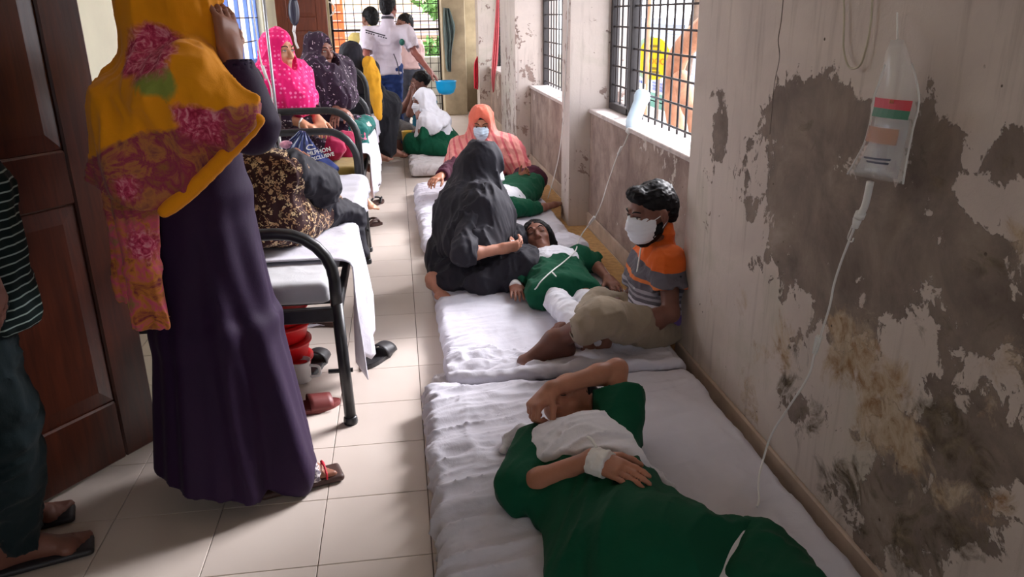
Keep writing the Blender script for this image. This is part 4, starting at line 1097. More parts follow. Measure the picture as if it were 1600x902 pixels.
class Person:
    def __init__(s, label, base, skin, res=.006, group=None):
        s.t = thing('person', label, 'person', tuple(base), group); s.S = SDF(res); s.skin = np.array(skin); s.H = None; s.paint = []
    def head(s, c, fwd, up, k=1.0, female=True, features=True):
        R = frame(fwd, up); c = np.asarray(c, float); s.H = (c, R, k); S = s.S
        L = s.L
        S.ell(L(0, -.012, .036), np.array((.074, .093, .082))*k, R, .02*k)
        S.ell(L(0, .030, -.022), np.array((.060, .068, .088))*k, R, .03*k)
        S.ell(L(0, .066, -.088), np.array((.028, .026, .022))*k, R, .03*k)
        if features:
            S.cone(L(0, .094, .016), L(0, .116, -.026), .0075*k, .0115*k, .010*k)
            for sg in (-1, 1):
                S.ell(L(sg*.012, .104, -.031), np.array((.0095, .011, .008))*k, R, .008*k)
                S.ell(L(sg*.032, .103, .010), np.array((.019, .018, .012))*k, R, .012*k, 's')
                S.ell(L(sg*.032, .080, .008), np.array((.017, .014, .012))*k, R, .005*k)
                S.cone(L(sg*.016, .094, .030), L(sg*.046, .080, .030), .008*k, .007*k, .014*k)
                S.ell(L(sg*.040, .066, -.022), np.array((.020, .020, .018))*k, R, .02*k)
                S.ell(L(sg*.076, -.004, -.004), np.array((.009, .018, .031))*k, R, .006*k)
                S.ell(L(sg*.085, .004, -.002), np.array((.006, .009, .017))*k, R, .004*k, 's')
            S.cone(L(-.016, .094, -.054), L(.016, .094, -.054), .006*k, .006*k, .006*k)
            S.cone(L(-.014, .092, -.065), L(.014, .092, -.065), .007*k, .007*k, .006*k)
            s.paint.append(('lips', c, R, k))
        return s
    def L(s, x, y, z): c, R, k = s.H; return c+k*(x*R[0]+y*R[1]+z*R[2])
    def face_parts(s, eyes='open', brow=True, r=.0026):
        c, R, k = s.H; L = s.L
        for sg in (-1, 1):
            if brow: MB().tube(catmull([L(sg*.014, .102, .030), L(sg*.030, .099, .0375), L(sg*.050, .082, .031)], 4), [r*k]*4+[r*k*1.15]*4+[r*k*.6], 6).build('eyebrow', M_HAIR, s.t, True)
            if eyes == 'open':
                e = SDF(.0022*k); e.ell(L(sg*.032, .088, .009), np.array((.0135, .0085, .0062))*k, R, 0); eo = e.build('eye', M_EYEW, s.t)
                e = SDF(.0018*k); e.ell(L(sg*.032, .0935, .009), np.array((.0058, .0042, .0056))*k, R, 0); e.build('iris', M_IRIS, eo)
                MB().tube(catmull([L(sg*.018, .090, .011), L(sg*.032, .099, .0155), L(sg*.046, .086, .011)], 4), .0016*k, 5).build('eyelid_line', M_HAIR, s.t, True)
            elif eyes == 'closed':
                MB().tube(catmull([L(sg*.019, .092, .007), L(sg*.032, .0955, .0015), L(sg*.045, .088, .006)], 4), .0016*k, 5).build('eyelash', M_HAIR, s.t, True)
        return s
    def torso(s, pel, sl, sr, g=1.0, neck=True):
        pel, sl, sr = map(np.asarray, (pel, sl, sr)); mid = (sl+sr)/2; up = unit(mid-pel); side = unit(sr-sl); L = np.linalg.norm(mid-pel)
        s.S.econe(pel-up*.05, pel+up*L*.45, (.135*g, .095*g), (.112*g, .08*g), side, .05, rnd=.05)
        s.S.econe(pel+up*L*.40, mid-up*.03, (.112*g, .08*g), (.128*g, .082*g), side, .05, rnd=.05)
        s.S.cone(sl+side*.02, sr-side*.02, .046*g, .046*g, .05)
        if neck and s.H is not None:
            s.S.cone(mid-up*.01, s.L(0, -.012, -.03), .050*g, .046*g, .03)
        return s
    def arm(s, sh, el, wr, g=1.0):
        s.S.cone(sh, el, .043*g, .034*g, .03); m = np.asarray(el)+.3*(np.asarray(wr)-np.asarray(el))
        s.S.cone(el, m, .035*g, .034*g, .02); s.S.cone(m, wr, .034*g, .0235*g, .02); return s
    def leg(s, hip, kn, an, g=1.0):
        m = np.asarray(kn)+.3*(np.asarray(an)-np.asarray(kn))
        s.S.cone(hip, kn, .076*g, .05*g, .04); s.S.cone(kn, m, .05*g, .049*g, .03); s.S.cone(m, an, .049*g, .032*g, .03); return s
    def hand(s, wr, d, pn, thumb=1, k=1.0, curl=(.3, .35, .4), spread=.12, curls=None, tc=.3):
        """d: wrist->knuckles, pn: out of the palm, thumb=+1/-1 picks the thumb side"""
        wr = np.asarray(wr, float); d = unit(d); pn = np.asarray(pn, float); pn = unit(pn-d*(pn@d)); x = np.cross(pn, d)*thumb; S = s.S
        R = np.array([x, d, pn])
        S.box(wr+d*.046*k, np.array((.037, .046, .013))*k, R, .012*k, .02*k); S.cone(wr, wr+d*.03*k, .024*k, .020*k, .02*k)
        S.ell(wr+d*.032*k+x*.022*k+pn*.008*k, np.array((.016, .026, .013))*k, R, .012*k)
        ln = (.074, .082, .076, .058); rr = (.0088, .009, .0086, .0076)
        for q in range(4):
            off = (.0285-.019*q); p = wr+d*(.088-.004*abs(q-1.2))*k+x*off*k; a = 0; fan = x*(spread*(1-q*.66))
            cc = curl if curls is None else curls[q]
            for j in range(3):
                a += cc[j]; dd = unit(math.cos(a)*(d+fan*(1 if j == 0 else .6))+math.sin(a)*pn); l = ln[q]*k*(.44, .31, .25)[j]; e = p+dd*l
                S.cone(p, e, rr[q]*k*(1-.07*j), rr[q]*k*(.95-.09*j), .005*k); p = e
        p = wr+d*.026*k+x*.030*k; dd = unit(d*.72+x*.62+pn*tc)
        for j, l in enumerate((.040, .032, .026)):
            e = p+dd*l*k; S.cone(p, e, .0115*k*(1-.1*j), .0105*k*(1-.1*j), .008*k); p = e; dd = unit(dd+d*.25-x*.18+pn*tc*.4)
        return s
    def foot(s, an, d, down=(0, 0, -1), k=1.0, toes=True, side=1):
        an = np.asarray(an, float); d = unit(d); down = np.asarray(down, float); down = unit(down-d*(down@d)); x = np.cross(d, down)*side; S = s.S
        heel = an-d*.035*k+down*.045*k; ball = an+d*.125*k+down*.057*k
        S.cone(an, heel, .032*k, .029*k, .03*k); S.cone(an+d*.01*k, ball, .034*k, .020*k, .03*k); S.cone(heel, ball, .026*k, .017*k, .03*k)
        S.cone(ball-x*.026*k, ball+x*.026*k-d*.004*k, .018*k, .017*k, .02*k)
        for q in range(5):
            b = ball+x*(.034-.0165*q)*k+d*(.012-.006*max(0, q-1))*k; r = (.0125, .0098, .0092, .0088, .0085)[q]*k
            e = b+d*(.042-.005*q)*k+down*.005*k; S.cone(b, e, r, r*.9, .006*k)
        return s
    def col(s, Vt):
        c = np.tile(s.skin, (len(Vt), 1))
        for kind, hc, R, k in s.paint:
            q = (Vt-hc)@R.T/k
            f = np.exp(-((q[:, 0]/.020)**2+((q[:, 2]+.059)/.0095)**2)*1.2)*(q[:, 1] > .085)
            c = c*(1-.45*f[:, None])+np.array(lin(120, 56, 56))*.45*f[:, None]
            f = np.exp(-(((np.abs(q[:, 0])-.033)/.02)**2+((q[:, 2]-.006)/.014)**2))*(q[:, 1] > .06); c = c*(1-.28*f[:, None])
        return c
    def body(s): return s.S.build('body', M_SKIN, s.t, col=s.col)
    def mask(s, mat=None, straps=True):
        c, R, k = s.H; L = s.L; S = SDF(.005*k)
        S.ell(L(0, .036, -.036), np.array((.069, .084, .078))*k, R, 0); S.ell(L(0, .068, -.078), np.array((.045, .044, .042))*k, R, .03*k); S.cone(L(0, .104, -.004), L(0, .122, -.03), .012*k, .014*k, .02*k)
        zf = R[2]; clip_plane(S, L(0, 0, -.004), zf*1.0+R[1]*-.14); clip_plane(S, L(0, .030, 0), -R[1]); clip_plane(S, L(0, .0, -.106), -zf)
        def dsp(P):
            z = (P-c)@R[2]/k; return .0016*k*np.sin(z*330)
        o = S.build('face_mask', mat or M_MASK, s.t, dsp, .012)
        if straps:
            for sg in (-1, 1):
                for za, zb in ((-.014, .016), (-.082, -.026)):
                    MB().tube(catmull([L(sg*.060, .045, za), L(sg*.074, .015, (za+zb)/2), L(sg*.079, -.012, zb)], 4), .0018*k, 5).build('ear_loop', M_MASK, o, True)
        return o
def sleeve(S, a, b, ra, rb, k=.02, hollow=.05):
    """cloth tube from a to b, open at b"""
    a = np.asarray(a, float); b = np.asarray(b, float); ax = unit(b-a)
    S.cone(a, a+(b-a)*.5, ra, (ra+rb)/2, k); S.cone(a, b, ra, rb, k, flat=True)
    S.cone(b-ax*hollow, b+ax*.02, rb-.012, rb-.006, .0, 's', flat=True); return S
def curl_fist(): return (1.15, 1.35, .8)
def dots(c2, scale=60, thr=.3, rnd=.35, c3=None):
    def f(t, v, c):
        d = t.vor(v, scale, 'F1', 0, rnd); m = t.ramp(d, [(thr-.04, 1), (thr+.04, 0)])
        out = t.mix(m, c, c2)
        if c3 is not None:
            d2 = t.vor(v, scale*.37, 'F1', 0, 1.0); out = t.mix(t.ramp(d2, [(.22, 1), (.30, 0)]), out, c3)
        return out
    return f
def blooms(c2, c3, scale=40, thr=.42):
    def f(t, v, c):
        d = t.vor(t.mix(.12, v, t.noise(v, 30, 3, out=1)), scale, 'F1', 0, 1.0); cell = t.vor(v, scale, 'F1', 1, 1.0); r = t.n('SeparateColor', 0, Color=cell)
        ring = t.math('MULTIPLY', t.ramp(d, [(thr-.06, 1), (thr, 0)]), t.ramp(r, [(.25, 0), (.35, 1)]))
        return t.mix(ring, c, t.mix(t.ramp(r, [(.5, 0), (.8, 1)]), c2, c3))
    return f
# ------------------------------------------------------------------ materials for clothing
M_GREEN = fabric('bottle_green_cotton', lin(8, 76, 52), .9, .10, .4, .05, 6)
M_WHITE = fabric('white_school_cotton', lin(228, 228, 236), .9, .03, .45, .15, 8)
M_BLACK = fabric('black_abaya_cloth', lin(34, 32, 40), .75, .08, .3, .06, 4)
M_PURPLE = fabric('deep_purple_gown', lin(38, 14, 50), .7, .12, .35, .1, 4)
MT = .105
SK_F = lin(178, 122, 98); SK_D = lin(138, 92, 76); SK_M = lin(116, 76, 64)
XY = lambda pts, z: [tuple(at(*q, z=z)[:2]) for q in pts]

# ------------------------------------------------------------------ girl shielding her face on the near mattress
def girl_near():
    p = Person('girl in green dress lying on the mattress with a forearm over her face', at(930, 740, z=0)*V(1, 1, 0)+V(0, 0, MT), SK_F, .0048)
    hc = at(894, 637, z=.212); p.head(hc, (-.66, -.42, .62), (.34, .86, .38), .98); c = p.L
    sr, sl = at(838, 702, z=.172), at(962, 686, z=.185); pel = at(1000, 850, z=.175)
    p.torso(pel, sl, sr, .98)
    el, wl = at(964, 577, z=.325), at(864, 606, z=.322); p.arm(sl, el, wl, .92)
    d = unit(at(838, 632, z=.29)-wl); p.hand(wl+d*.01, d, (-.35, -.35, -.85), -1, .92, curls=[(.75, 1.2, .7), (.85, 1.25, .8), (.95, 1.25, .8), (1.05, 1.25, .8)], spread=.05, tc=.6)
    er, wrr = at(812, 764, z=.158), at(926, 717, z=.305); p.arm(sr, er, wrr, .95)
    p.hand(wrr, at(1000, 748, z=.300)-wrr, (.12, .25, -1), -1, .95, curl=(.10, .16, .16), spread=.06)
    hl, hr = pel+V(.08, .04, 0), pel+V(-.07, -.03, 0)
    kl, kr = V(.73, 1.48, .165), V(.76, 1.33, .165); p.leg(hl, kl, V(.62, 1.18, .16), .72); p.leg(hr, kr-V(.08, .06, .02), V(.58, 1.08, .14), .6)
    p.foot(V(.62, 1.18, .16), (-.4, -.9, .1), (0, .2, -1)); p.foot(V(.58, 1.08, .16), (-.4, -.9, .1), (0, .2, -1))
    p.body(); p.face_parts('closed')
    # hair: cap over the back of the head
    S = SDF(.005); cc, R, k = p.H
    S.ell(c(0, -.024, .034), np.array((.077, .092, .080))*k, R, 0); S.ell(c(0, -.07, -.03), np.array((.06, .05, .06))*k, R, .03)
    clip_plane(S, c(0, .030, .0), R[1]*1-R[2]*.45)
    S.build('hair', M_HAIR, p.t, folds((60, 60, 12), .003, 3, R), .012)
    # dress
    S = SDF(.0065); mid = (sl+sr)/2; up = unit(mid-pel); side = unit(sl-sr)
    S.econe(pel-up*.06, pel+up*.24, (.17, .105), (.145, .098), side, .05, rnd=.05); S.econe(pel+up*.2, mid-up*.005, (.145, .098), (.155, .092), side, .05, rnd=.05)
    S.cone(sr+side*.02, sl-side*.02, .064, .064, .05)
    S.cone(sr, er, .062, .064, .03); fr = unit(wrr-er); S.cone(er, er+fr*.035, .060, .053, .04, flat=True)
    fl = unit(el-sl); S.cone(sl, sl+fl*.15, .068, .080, .03, flat=True); S.cone(sl, sl+fl*.08, .066, .07, .03)
    S.cone(pel+V(.02, -.02, 0), V(.72, 1.485, .15), .115, .072, .08); S.cone(pel+V(-.03, -.06, 0), V(.70, 1.36, .16), .120, .085, .08)
    S.box((.43, 1.48, .14), (.155, .26, .04), Rz(-.12), .035, .07); S.box((.60, 1.36, .145), (.22, .16, .04), Rz(.1), .035, .08)
    hem = at(1194, 834, z=.19); hem2 = at(1128, 925, z=.19); hn = np.cross(hem2-hem, (0, 0, 1)); hn = hn*np.sign(hn[0])
    clip_plane(S, hem, hn+V(0, 0, .25)); clip_plane(S, (0, 0, .108), (0, 0, -1))
    S.build('dress', M_GREEN, p.t, both(folds((8, 2.4, 5), .0095, 21, Rz(-.55), .35), lambda P: .0035*np.sin((P[:, 0]-P[:, 1]*.35)*95+4*vnoise(P*5, 2))*np.exp(-((P[:, 1]-1.66)/.13)**2)), .024)
    S = SDF(.007); S.cone(at(1185, 848, z=.16), V(.80, 1.30, .15), .05, .085, .04); S.cone(at(1215, 858, z=.145), at(1250, 895, z=.135), .045, .045, .05); S.cone(at(1184, 850, z=.165), at(1168, 925, z=.16), .052, .07, .05); S.box((.79, 1.28, .135), (.09, .12, .03), Rz(.4), .028, .06)
    clip_plane(S, (0, 0, .108), (0, 0, -1)); S.build('dress_tail', M_GREEN, p.t, folds((11, 5, 6), .006, 27, Rz(-.8)), .02)
    # white veil across the chest
    S = SDF(.0055); S.econe(pel+up*.2, mid+up*.0, (.160, .118), (.168, .114), side, .05, rnd=.05); S.cone(sr+side*.03, sl-side*.03, .080, .080, .05)
    S.cone(mid, c(0, .0, -.10), .072, .060, .05)
    clip_poly(S, XY([(824, 698), (832, 676), (868, 664), (925, 658), (955, 674), (985, 690), (1008, 722), (1040, 758), (1010, 752), (990, 745), (940, 728), (900, 728), (846, 712)], .235))
    clip_plane(S, (0, 0, .13), (0, 0, -1))
    S.build('veil', M_WHITE, p.t, folds((4, 12, 6), .009, 9, Rz(.25)), .02)
    S = SDF(.0055); S.chain([at(990, 725, z=.19), at(1020, 748, z=.135), at(1048, 762, z=.118)], [.03, .022, .012], .02)
    clip_plane(S, (0, 0, .109), (0, 0, -1)); S.build('veil_end', M_WHITE, p.t, folds((20, 20, 9), .006, 15), .014)
    S = SDF(.0055); S.chain([at(822, 680, z=.15), at(800, 688, z=.125), at(786, 705, z=.115)], [.035, .025, .015], .02)
    clip_plane(S, (0, 0, .109), (0, 0, -1)); S.build('veil_end', M_WHITE, p.t, folds((20, 20, 9), .006, 14), .014)
    # trousers showing below the hem
    S = SDF(.008); S.cone(hl, kl, .07, .055, .03); S.cone(kl, V(.62, 1.18, .16), .058, .05, .02); S.cone(hr, kr-V(.08, .06, .02), .06, .04, .03); S.cone(kr-V(.08, .06, .02), V(.58, 1.08, .13), .04, .04, .02); S.build('trousers', M_WHITE, p.t)
    # bandage and cannula
    S = SDF(.004); dd = unit(wrr-er); S.cone(wrr-dd*.005, wrr+unit(at(1000, 748, z=.300)-wrr)*.045, .034, .036, .0, flat=True); ban = S.build('bandage', M_BANDAGE, p.t, folds((40, 40, 40), .003, 4), .008)
    MB().tube(catmull([wrr+V(.01, .0, .03), wrr+V(.0, .02, .045), wrr+V(-.005, .04, .04)], 4), .004, 6).build('cannula', M_WPLAST, ban, True)
    return p
girl_near()
# ------------------------------------------------------------------ man seated against the pillar
def stripes_z(stops):
    """colour bands by height in the wearer's own frame"""
    def f(t, v, c):
        z = t.sep(v, 2); lo, hi = stops[0][0], stops[-1][0]; r = t.n('MapRange', 0, Value=z, i1=lo, i2=hi)
        return t.ramp(r, [((s-lo)/(hi-lo), q) for s, q in stops[:-1]], 'CONSTANT')
    return f
def man_seated():
    Y = 2.98; base = at(1000, 548, z=.09)*V(1, 1, 0)+V(0, 0, .09)
    p = Person('man in orange and grey shirt with white mask sitting against the pillar', base, SK_M, .005)
    p.head(at(1019, 331, y=Y), (-.93, -.30, -.20), (-.10, -.03, 1), 1.0); c = p.L
    pel = V(1.045, 2.99, .16); sl, sr = at(1044, 410, y=2.90), at(1012, 404, y=3.16)
    p.torso(pel, sl, sr, 1.0)
    el, wl = at(1048, 490, y=2.80), at(985, 508, y=2.78); p.arm(sl, el, wl, 1.0); p.hand(wl, (-.9, .2, -.1), (0, .3, -1), 1, 1, curl=(.4, .5, .4))
    er, wrr = at(985, 470, y=3.12), at(900, 500, y=3.0); p.arm(sr, er, wrr, 1.0); p.hand(wrr, (-.9, -.2, -.2), (0, -.3, -1), -1, 1, curl=(.4, .5, .4))
    kl = at(941, 497, z=.30); al = at(868, 532, z=.185); hl = pel+V(-.03, -.10, -.03); p.leg(hl, kl, al, .98); p.foot(al, at(812, 546, z=.165)-al, (.1, 0, -1), 1.08, side=1)
    kr = V(.82, 3.12, .165); ar = at(905, 513, z=.17); hr = pel+V(-.02, .09, -.03); p.leg(hr, kr, ar, .98); p.foot(ar, at(864, 528, z=.145)-ar+V(0, 0, .02), (.1, 0, -1), .85)
    p.body(); p.face_parts('open'); p.mask()
    # hair, short and swept up at the front
    cc, R, k = p.H; S = SDF(.0048)
    S.ell(c(0, -.018, .044), np.array((.078, .095, .081))*k, R, 0); S.ell(c(0, .062, .096), np.array((.050, .036, .028))*k, R, .03); S.ell(c(0, -.075, -.01), np.array((.058, .035, .06))*k, R, .03)
    clip_plane(S, c(0, .058, .040), R[1]*1-R[2]*.95)
    S.build('hair', M_HAIR, p.t, both(folds((34, 9, 40), .004, 31, R, .6), lambda P: .0035*fbm(P*70, 3, 4)), .014)
    S = SDF(.0045); S.ell(c(0, .028, -.062), np.array((.062, .062, .062))*k, R, 0); S.ell(c(0, .062, -.10), np.array((.036, .032, .034))*k, R, .02)
    for sg in (-1, 1): S.cone(c(sg*.064, .012, -.005), c(sg*.060, .02, -.06), .012*k, .018*k, .02)
    clip_plane(S, c(0, .0, -.028), R[2]*1+R[1]*.2); S.build('beard', M_HAIR, p.t, folds((70, 70, 70), .002, 8), .006)
    # polo shirt
    zz = lambda py, y=2.85: at(1030, py, y=y)[2]-base[2]
    OR = lin(206, 94, 34); GR = lin(92, 88, 96); LG = lin(150, 146, 154); PU = lin(104, 80, 142); WH = lin(196, 194, 206); TH = lin(206, 112, 60)
    st = [(-.15, PU), (zz(508), PU), (zz(497), WH), (zz(490), GR), (zz(486), WH), (zz(481), GR), (zz(476), LG), (zz(472), GR), (zz(468), LG), (zz(463), GR), (zz(452), TH), (zz(447), GR), (zz(425), OR), (.8, OR)]
    M_POLO = fabric('orange_grey_polo', OR, .9, .08, .4, .2, 8, pat=stripes_z(st))
    S = SDF(.0062); mid = (sl+sr)/2; up = unit(mid-pel); side = unit(sl-sr)
    S.econe(pel-up*.05, pel+up*.2, (.150, .125), (.142, .115), side, .05, rnd=.05); S.econe(pel+up*.15, mid-up*.01, (.142, .115), (.142, .095), side, .05, rnd=.05)
    S.cone(sl-side*.01, sr+side*.01, .064, .064, .05); S.cone(mid, c(0, -.03, -.10), .072, .054, .03); S.ell(c(0, -.01, -.085), (.046, .046, .04), None, .01, 's')
    sleeve(S, sl, sl+(el-sl)*.56, .066, .070, .03); sleeve(S, sr, sr+(er-sr)*.7, .066, .066, .03)
    S.build('shirt', M_POLO, p.t, folds((12, 9, 14), .006, 41), .018)
    MB().tube(catmull([c(.045, .03, -.105), mid+V(-.10, -.04, -.03), mid+V(-.115, -.06, -.10)], 5), .0035, 6).build('lanyard', M_WPLAST, p.t, True)
    # rolled trousers
    M_KHAKI = fabric('khaki_trousers', lin(150, 136, 118), .9, .12, .5, .2, 7)
    S = SDF(.0065); S.ell(pel+V(0, 0, -.04), (.135, .165, .075), None, .03); sk = al-kl
    S.cone(hl, kl, .085, .070, .03); S.cone(kl, kl+sk*.30, .071, .072, .03, flat=False); S.cone(kl+sk*.27, kl+sk*.6, .056, .07, .0, 's', flat=True)
    S.cone(hr, kr, .085, .07, .04); S.cone(kr, kr+(ar-kr)*.6, .07, .066, .03)
    clip_plane(S, (0, 0, .09), (0, 0, -1)); S.build('trousers', M_KHAKI, p.t, folds((7, 4.5, 7), .009, 43, Rz(.3)), .022)
man_seated()

# ------------------------------------------------------------------ sleeping girl on the second mattress
def girl_sleeping():
    p = Person('girl in green dress and white veil asleep on her back with a drip', at(865, 440, z=0)*V(1, 1, 0)+V(0, 0, .09), SK_D, .0052)
    p.head(at(840, 374, z=.215), (-.18, -.74, .62), (-.12, .64, .74), .95); c = p.L
    sr, sl = at(822, 418, z=.17), at(903, 404, z=.17); pel = at(880, 450, z=.160)
    p.torso(pel, sl, sr, .86)
    er, wrr = at(806, 440, z=.135), at(818, 458, z=.13); er = V(sr[0]-.065, sr[1]-.14, .13); wrr = at(805, 446, z=.135); p.arm(sr, er, wrr, .85); p.hand(wrr, at(812, 476, z=.125)-wrr, (0, 0, -1), -1, .88, curl=(.15, .25, .2))
    el = at(928, 412, z=.13); wl = at(950, 436, z=.125); p.arm(sl, el, wl, .85); p.hand(wl, at(966, 452, z=.11)-wl, (0, 0, -1), 1, .88, curl=(.25, .3, .2))
    hl, hr = pel+V(.075, 0, 0), pel+V(-.07, 0, 0); kl, kr = V(pel[0]+.07, pel[1]-.36, .16), V(pel[0]-.04, pel[1]-.36, .16); al, ar = V(pel[0]+.06, 2.86, .135), V(pel[0]-.02, 2.86, .135)
    p.leg(hl, kl, al, .6); p.leg(hr, kr, ar, .6); p.foot(al, (.2, -.3, .9), (0, -1, -.2), .85); p.foot(ar, (-.2, -.3, .9), (0, -1, -.2), .85)
    p.body(); p.face_parts('closed')
    cc, R, k = p.H; S = SDF(.0052)
    S.ell(c(0, -.018, .036), np.array((.083, .098, .090))*k, R, 0); S.ell(c(.02, -.05, -.04), np.array((.085, .05, .08))*k, R, .04)
    for sg in (-1, 1): S.cone(c(sg*.068, .015, .03), c(sg*.082, -.01, -.07), .022*k, .024*k, .03)
    clip_plane(S, c(0, .052, .035), R[1]*1-R[2]*.62); S.build('hair', M_HAIR, p.t, folds((50, 50, 14), .005, 3, R), .014)
    S = SDF(.0062); mid = (sl+sr)/2; up = unit(mid-pel); side = unit(sl-sr)
    S.econe(pel-up*.12, pel+up*.2, (.170, .095), (.142, .095), side, .05, rnd=.05); S.econe(pel+up*.15, mid-up*.0, (.142, .095), (.15, .085), side, .05, rnd=.05); S.cone(sr, sl, .056, .056, .05)
    sleeve(S, sr, er+(er-sr)*.12, .056, .052, .03); sleeve(S, sl, sl+(el-sl)*1.15, .056, .054, .03)
    S.box(pel-up*.05+V(.0, 0, -.02), (.17, .07, .04), Rz(-.1), .035, .05)
    clip_plane(S, (0, 0, .093), (0, 0, -1)); S.build('dress', M_GREEN, p.t, folds((11, 5, 7), .009, 25, Rz(.3)), .02)
    S = SDF(.0058); S.econe(pel+up*.16, mid+up*.0, (.15, .105), (.158, .098), side, .05, rnd=.05); S.cone(sr, sl, .066, .066, .05); S.cone(mid, c(0, -.01, -.085), .07, .062, .05)
    clip_poly(S, XY([(812, 412), (818, 394), (850, 388), (890, 384), (905, 398), (900, 410), (870, 408), (852, 414), (836, 440), (822, 430)], .24)); clip_plane(S, (0, 0, .10), (0, 0, -1))
    S.build('veil', M_WHITE, p.t, folds((14, 20, 9), .006, 29, Rz(-.3)), .016)
    S = SDF(.0065); S.cone(hl+V(0, -.02, -.02), kl, .058, .05, .03); S.cone(kl, al, .05, .047, .03); S.cone(hr+V(0, -.02, -.02), kr, .058, .05, .03); S.cone(kr, ar, .05, .047, .03)
    clip_plane(S, (0, 0, .093), (0, 0, -1)); S.build('trousers', M_WHITE, p.t, folds((7, 16, 9), .008, 30), .018)
    S = SDF(.0045); d = unit(at(812, 476, z=.125)-wrr); S.cone(wrr-d*.03, wrr+d*.03, .030, .031, 0, flat=True); S.build('bandage', M_BANDAGE, p.t)
girl_sleeping()

# ------------------------------------------------------------------ woman in black seated beside her
def woman_black():
    Y = 3.98; base = V(.33, 3.9, .09)
    p = Person('woman in black gown and veil with white mask seated beside the sleeping girl', base, lin(186, 130, 108), .0056)
    p.head(at(752, 262, y=Y), (.95, .10, -.28), (.25, .05, 1), 1.0); c = p.L
    pel = V(.30, 3.96, .20); sr, sl = at(748, 312, y=3.80), at(735, 305, y=4.10)
    p.torso(pel, sl, sr, 1.0)
    er = at(724, 398, y=3.54); wrr = at(784, 389, y=3.58); p.arm(sr, er, wrr, 1.0); p.hand(wrr, (.93, .15, .1), (0, .8, .5), 1, .92, curl=(.6, .7, .5))
    el = at(765, 372, y=4.05); wl = at(781, 362, y=3.84); p.arm(sl, el, wl, .95); p.hand(wl, at(802, 376, y=3.78)-wl, (-.4, -.3, -.8), -1, .92, curl=(.6, .7, .5))
    hr, hl = pel+V(.05, -.08, 0), pel+V(.05, .08, 0); kr = V(.56, 3.66, .18); kl = V(.56, 4.05, .2); ar = at(700, 440, z=.13); al = V(.40, 3.78, .13)
    p.leg(hr, kr, ar, .9); p.leg(hl, kl, al, .9); p.foot(at(676, 436, z=.135), at(698, 458, z=.12)-at(676, 436, z=.135), (.1, 0, -1), .85); p.S.cone(ar, at(676, 436, z=.135), .034, .032, .03); p.foot(al, (-.8, -.2, 0), (0, 0, -1), .85)
    p.body(); p.face_parts('open'); p.mask()
    S = SDF(.0075); mid = (sl+sr)/2; up = unit(mid-pel); side = unit(sl-sr)
    S.econe(pel-up*.06, pel+up*.22, (.20, .185), (.165, .135), side, .06, rnd=.06); S.econe(pel+up*.15, mid-up*.01, (.168, .135), (.165, .11), side, .06, rnd=.05); S.cone(sl, sr, .07, .07, .05)
    S.cone(pel+V(-.02, -.10, -.02), kr, .14, .10, .06); S.cone(pel+V(0, .08, -.03), kl, .13, .10, .06); S.cone(kr, V(.36, 3.60, .14), .10, .07, .06)
    S.cone(pel+V(-.07, -.05, -.03), V(.22, 3.70, .14), .14, .07, .08); S.ell((.34, 3.76, .135), (.22, .16, .055), None, .07)
    S.cone(sr, er, .07, .05, .06); f = unit(wrr-er); S.cone(er, er+f*.03, .05, .046, .04, flat=True); g = unit(wl-el); S.cone(sl, el, .075, .07, .04); sleeve(S, el-g*.01, el+g*.17, .066, .05, .04)
    clip_plane(S, (0, 0, .092), (0, 0, -1)); S.build('gown', M_BLACK, p.t, folds((8, 8, 3.5), .013, 33, None, .5), .03)
    # veil: hood plus a cape falling down the back
    S = SDF(.0068); cc, R, k = p.H
    S.ell(c(0, -.012, .036), np.array((.094, .112, .098))*k, R, 0); S.ell(c(0, .02, -.06), np.array((.084, .09, .09))*k, R, .04)
    S.cone(c(0, -.02, -.05), mid+V(-.02, 0, -.02), .10, .13, .06); S.cone(sl+V(.02, 0, .0), sr+V(.02, 0, 0), .09, .09, .07); S.econe(mid+V(-.03, -.01, .0), V(.24, 3.90, .30), (.17, .13), (.20, .13), side, .09, rnd=.06)
    S.cone(mid+V(.02, 0, -.02), V(.40, 3.90, .38), .13, .15, .08); S.econe(mid+V(0, -.04, -.02), V(.31, 3.76, .20), (.20, .15), (.25, .17), side, .10, rnd=.05)
    S.ell(c(0, .112, -.024), np.array((.064, .072, .088))*k, R, .012, 's')
    S.build('veil', M_BLACK, p.t, folds((7, 7, 1.4), .014, 35, frame((1, 0, .3), (0, 0, 1)), .3), .03)
    q = at(801, 381, y=3.76); S = SDF(.004); S.ell(q, (.014, .012, .018), None, 0); S.build('tissue', M_MASK, p.t, folds((60, 60, 60), .004, 2), .01)
    MB().tube([wl+V(.006*math.cos(a), 0, 0)*0+np.array([.026*math.cos(a), 0, .026*math.sin(a)])@frame(wl-el, (0, 0, 1)) for a in np.linspace(0, 2*math.pi, 17)], .0035, 6).build('bangle', M_WPLAST, p.t, True)
woman_black()
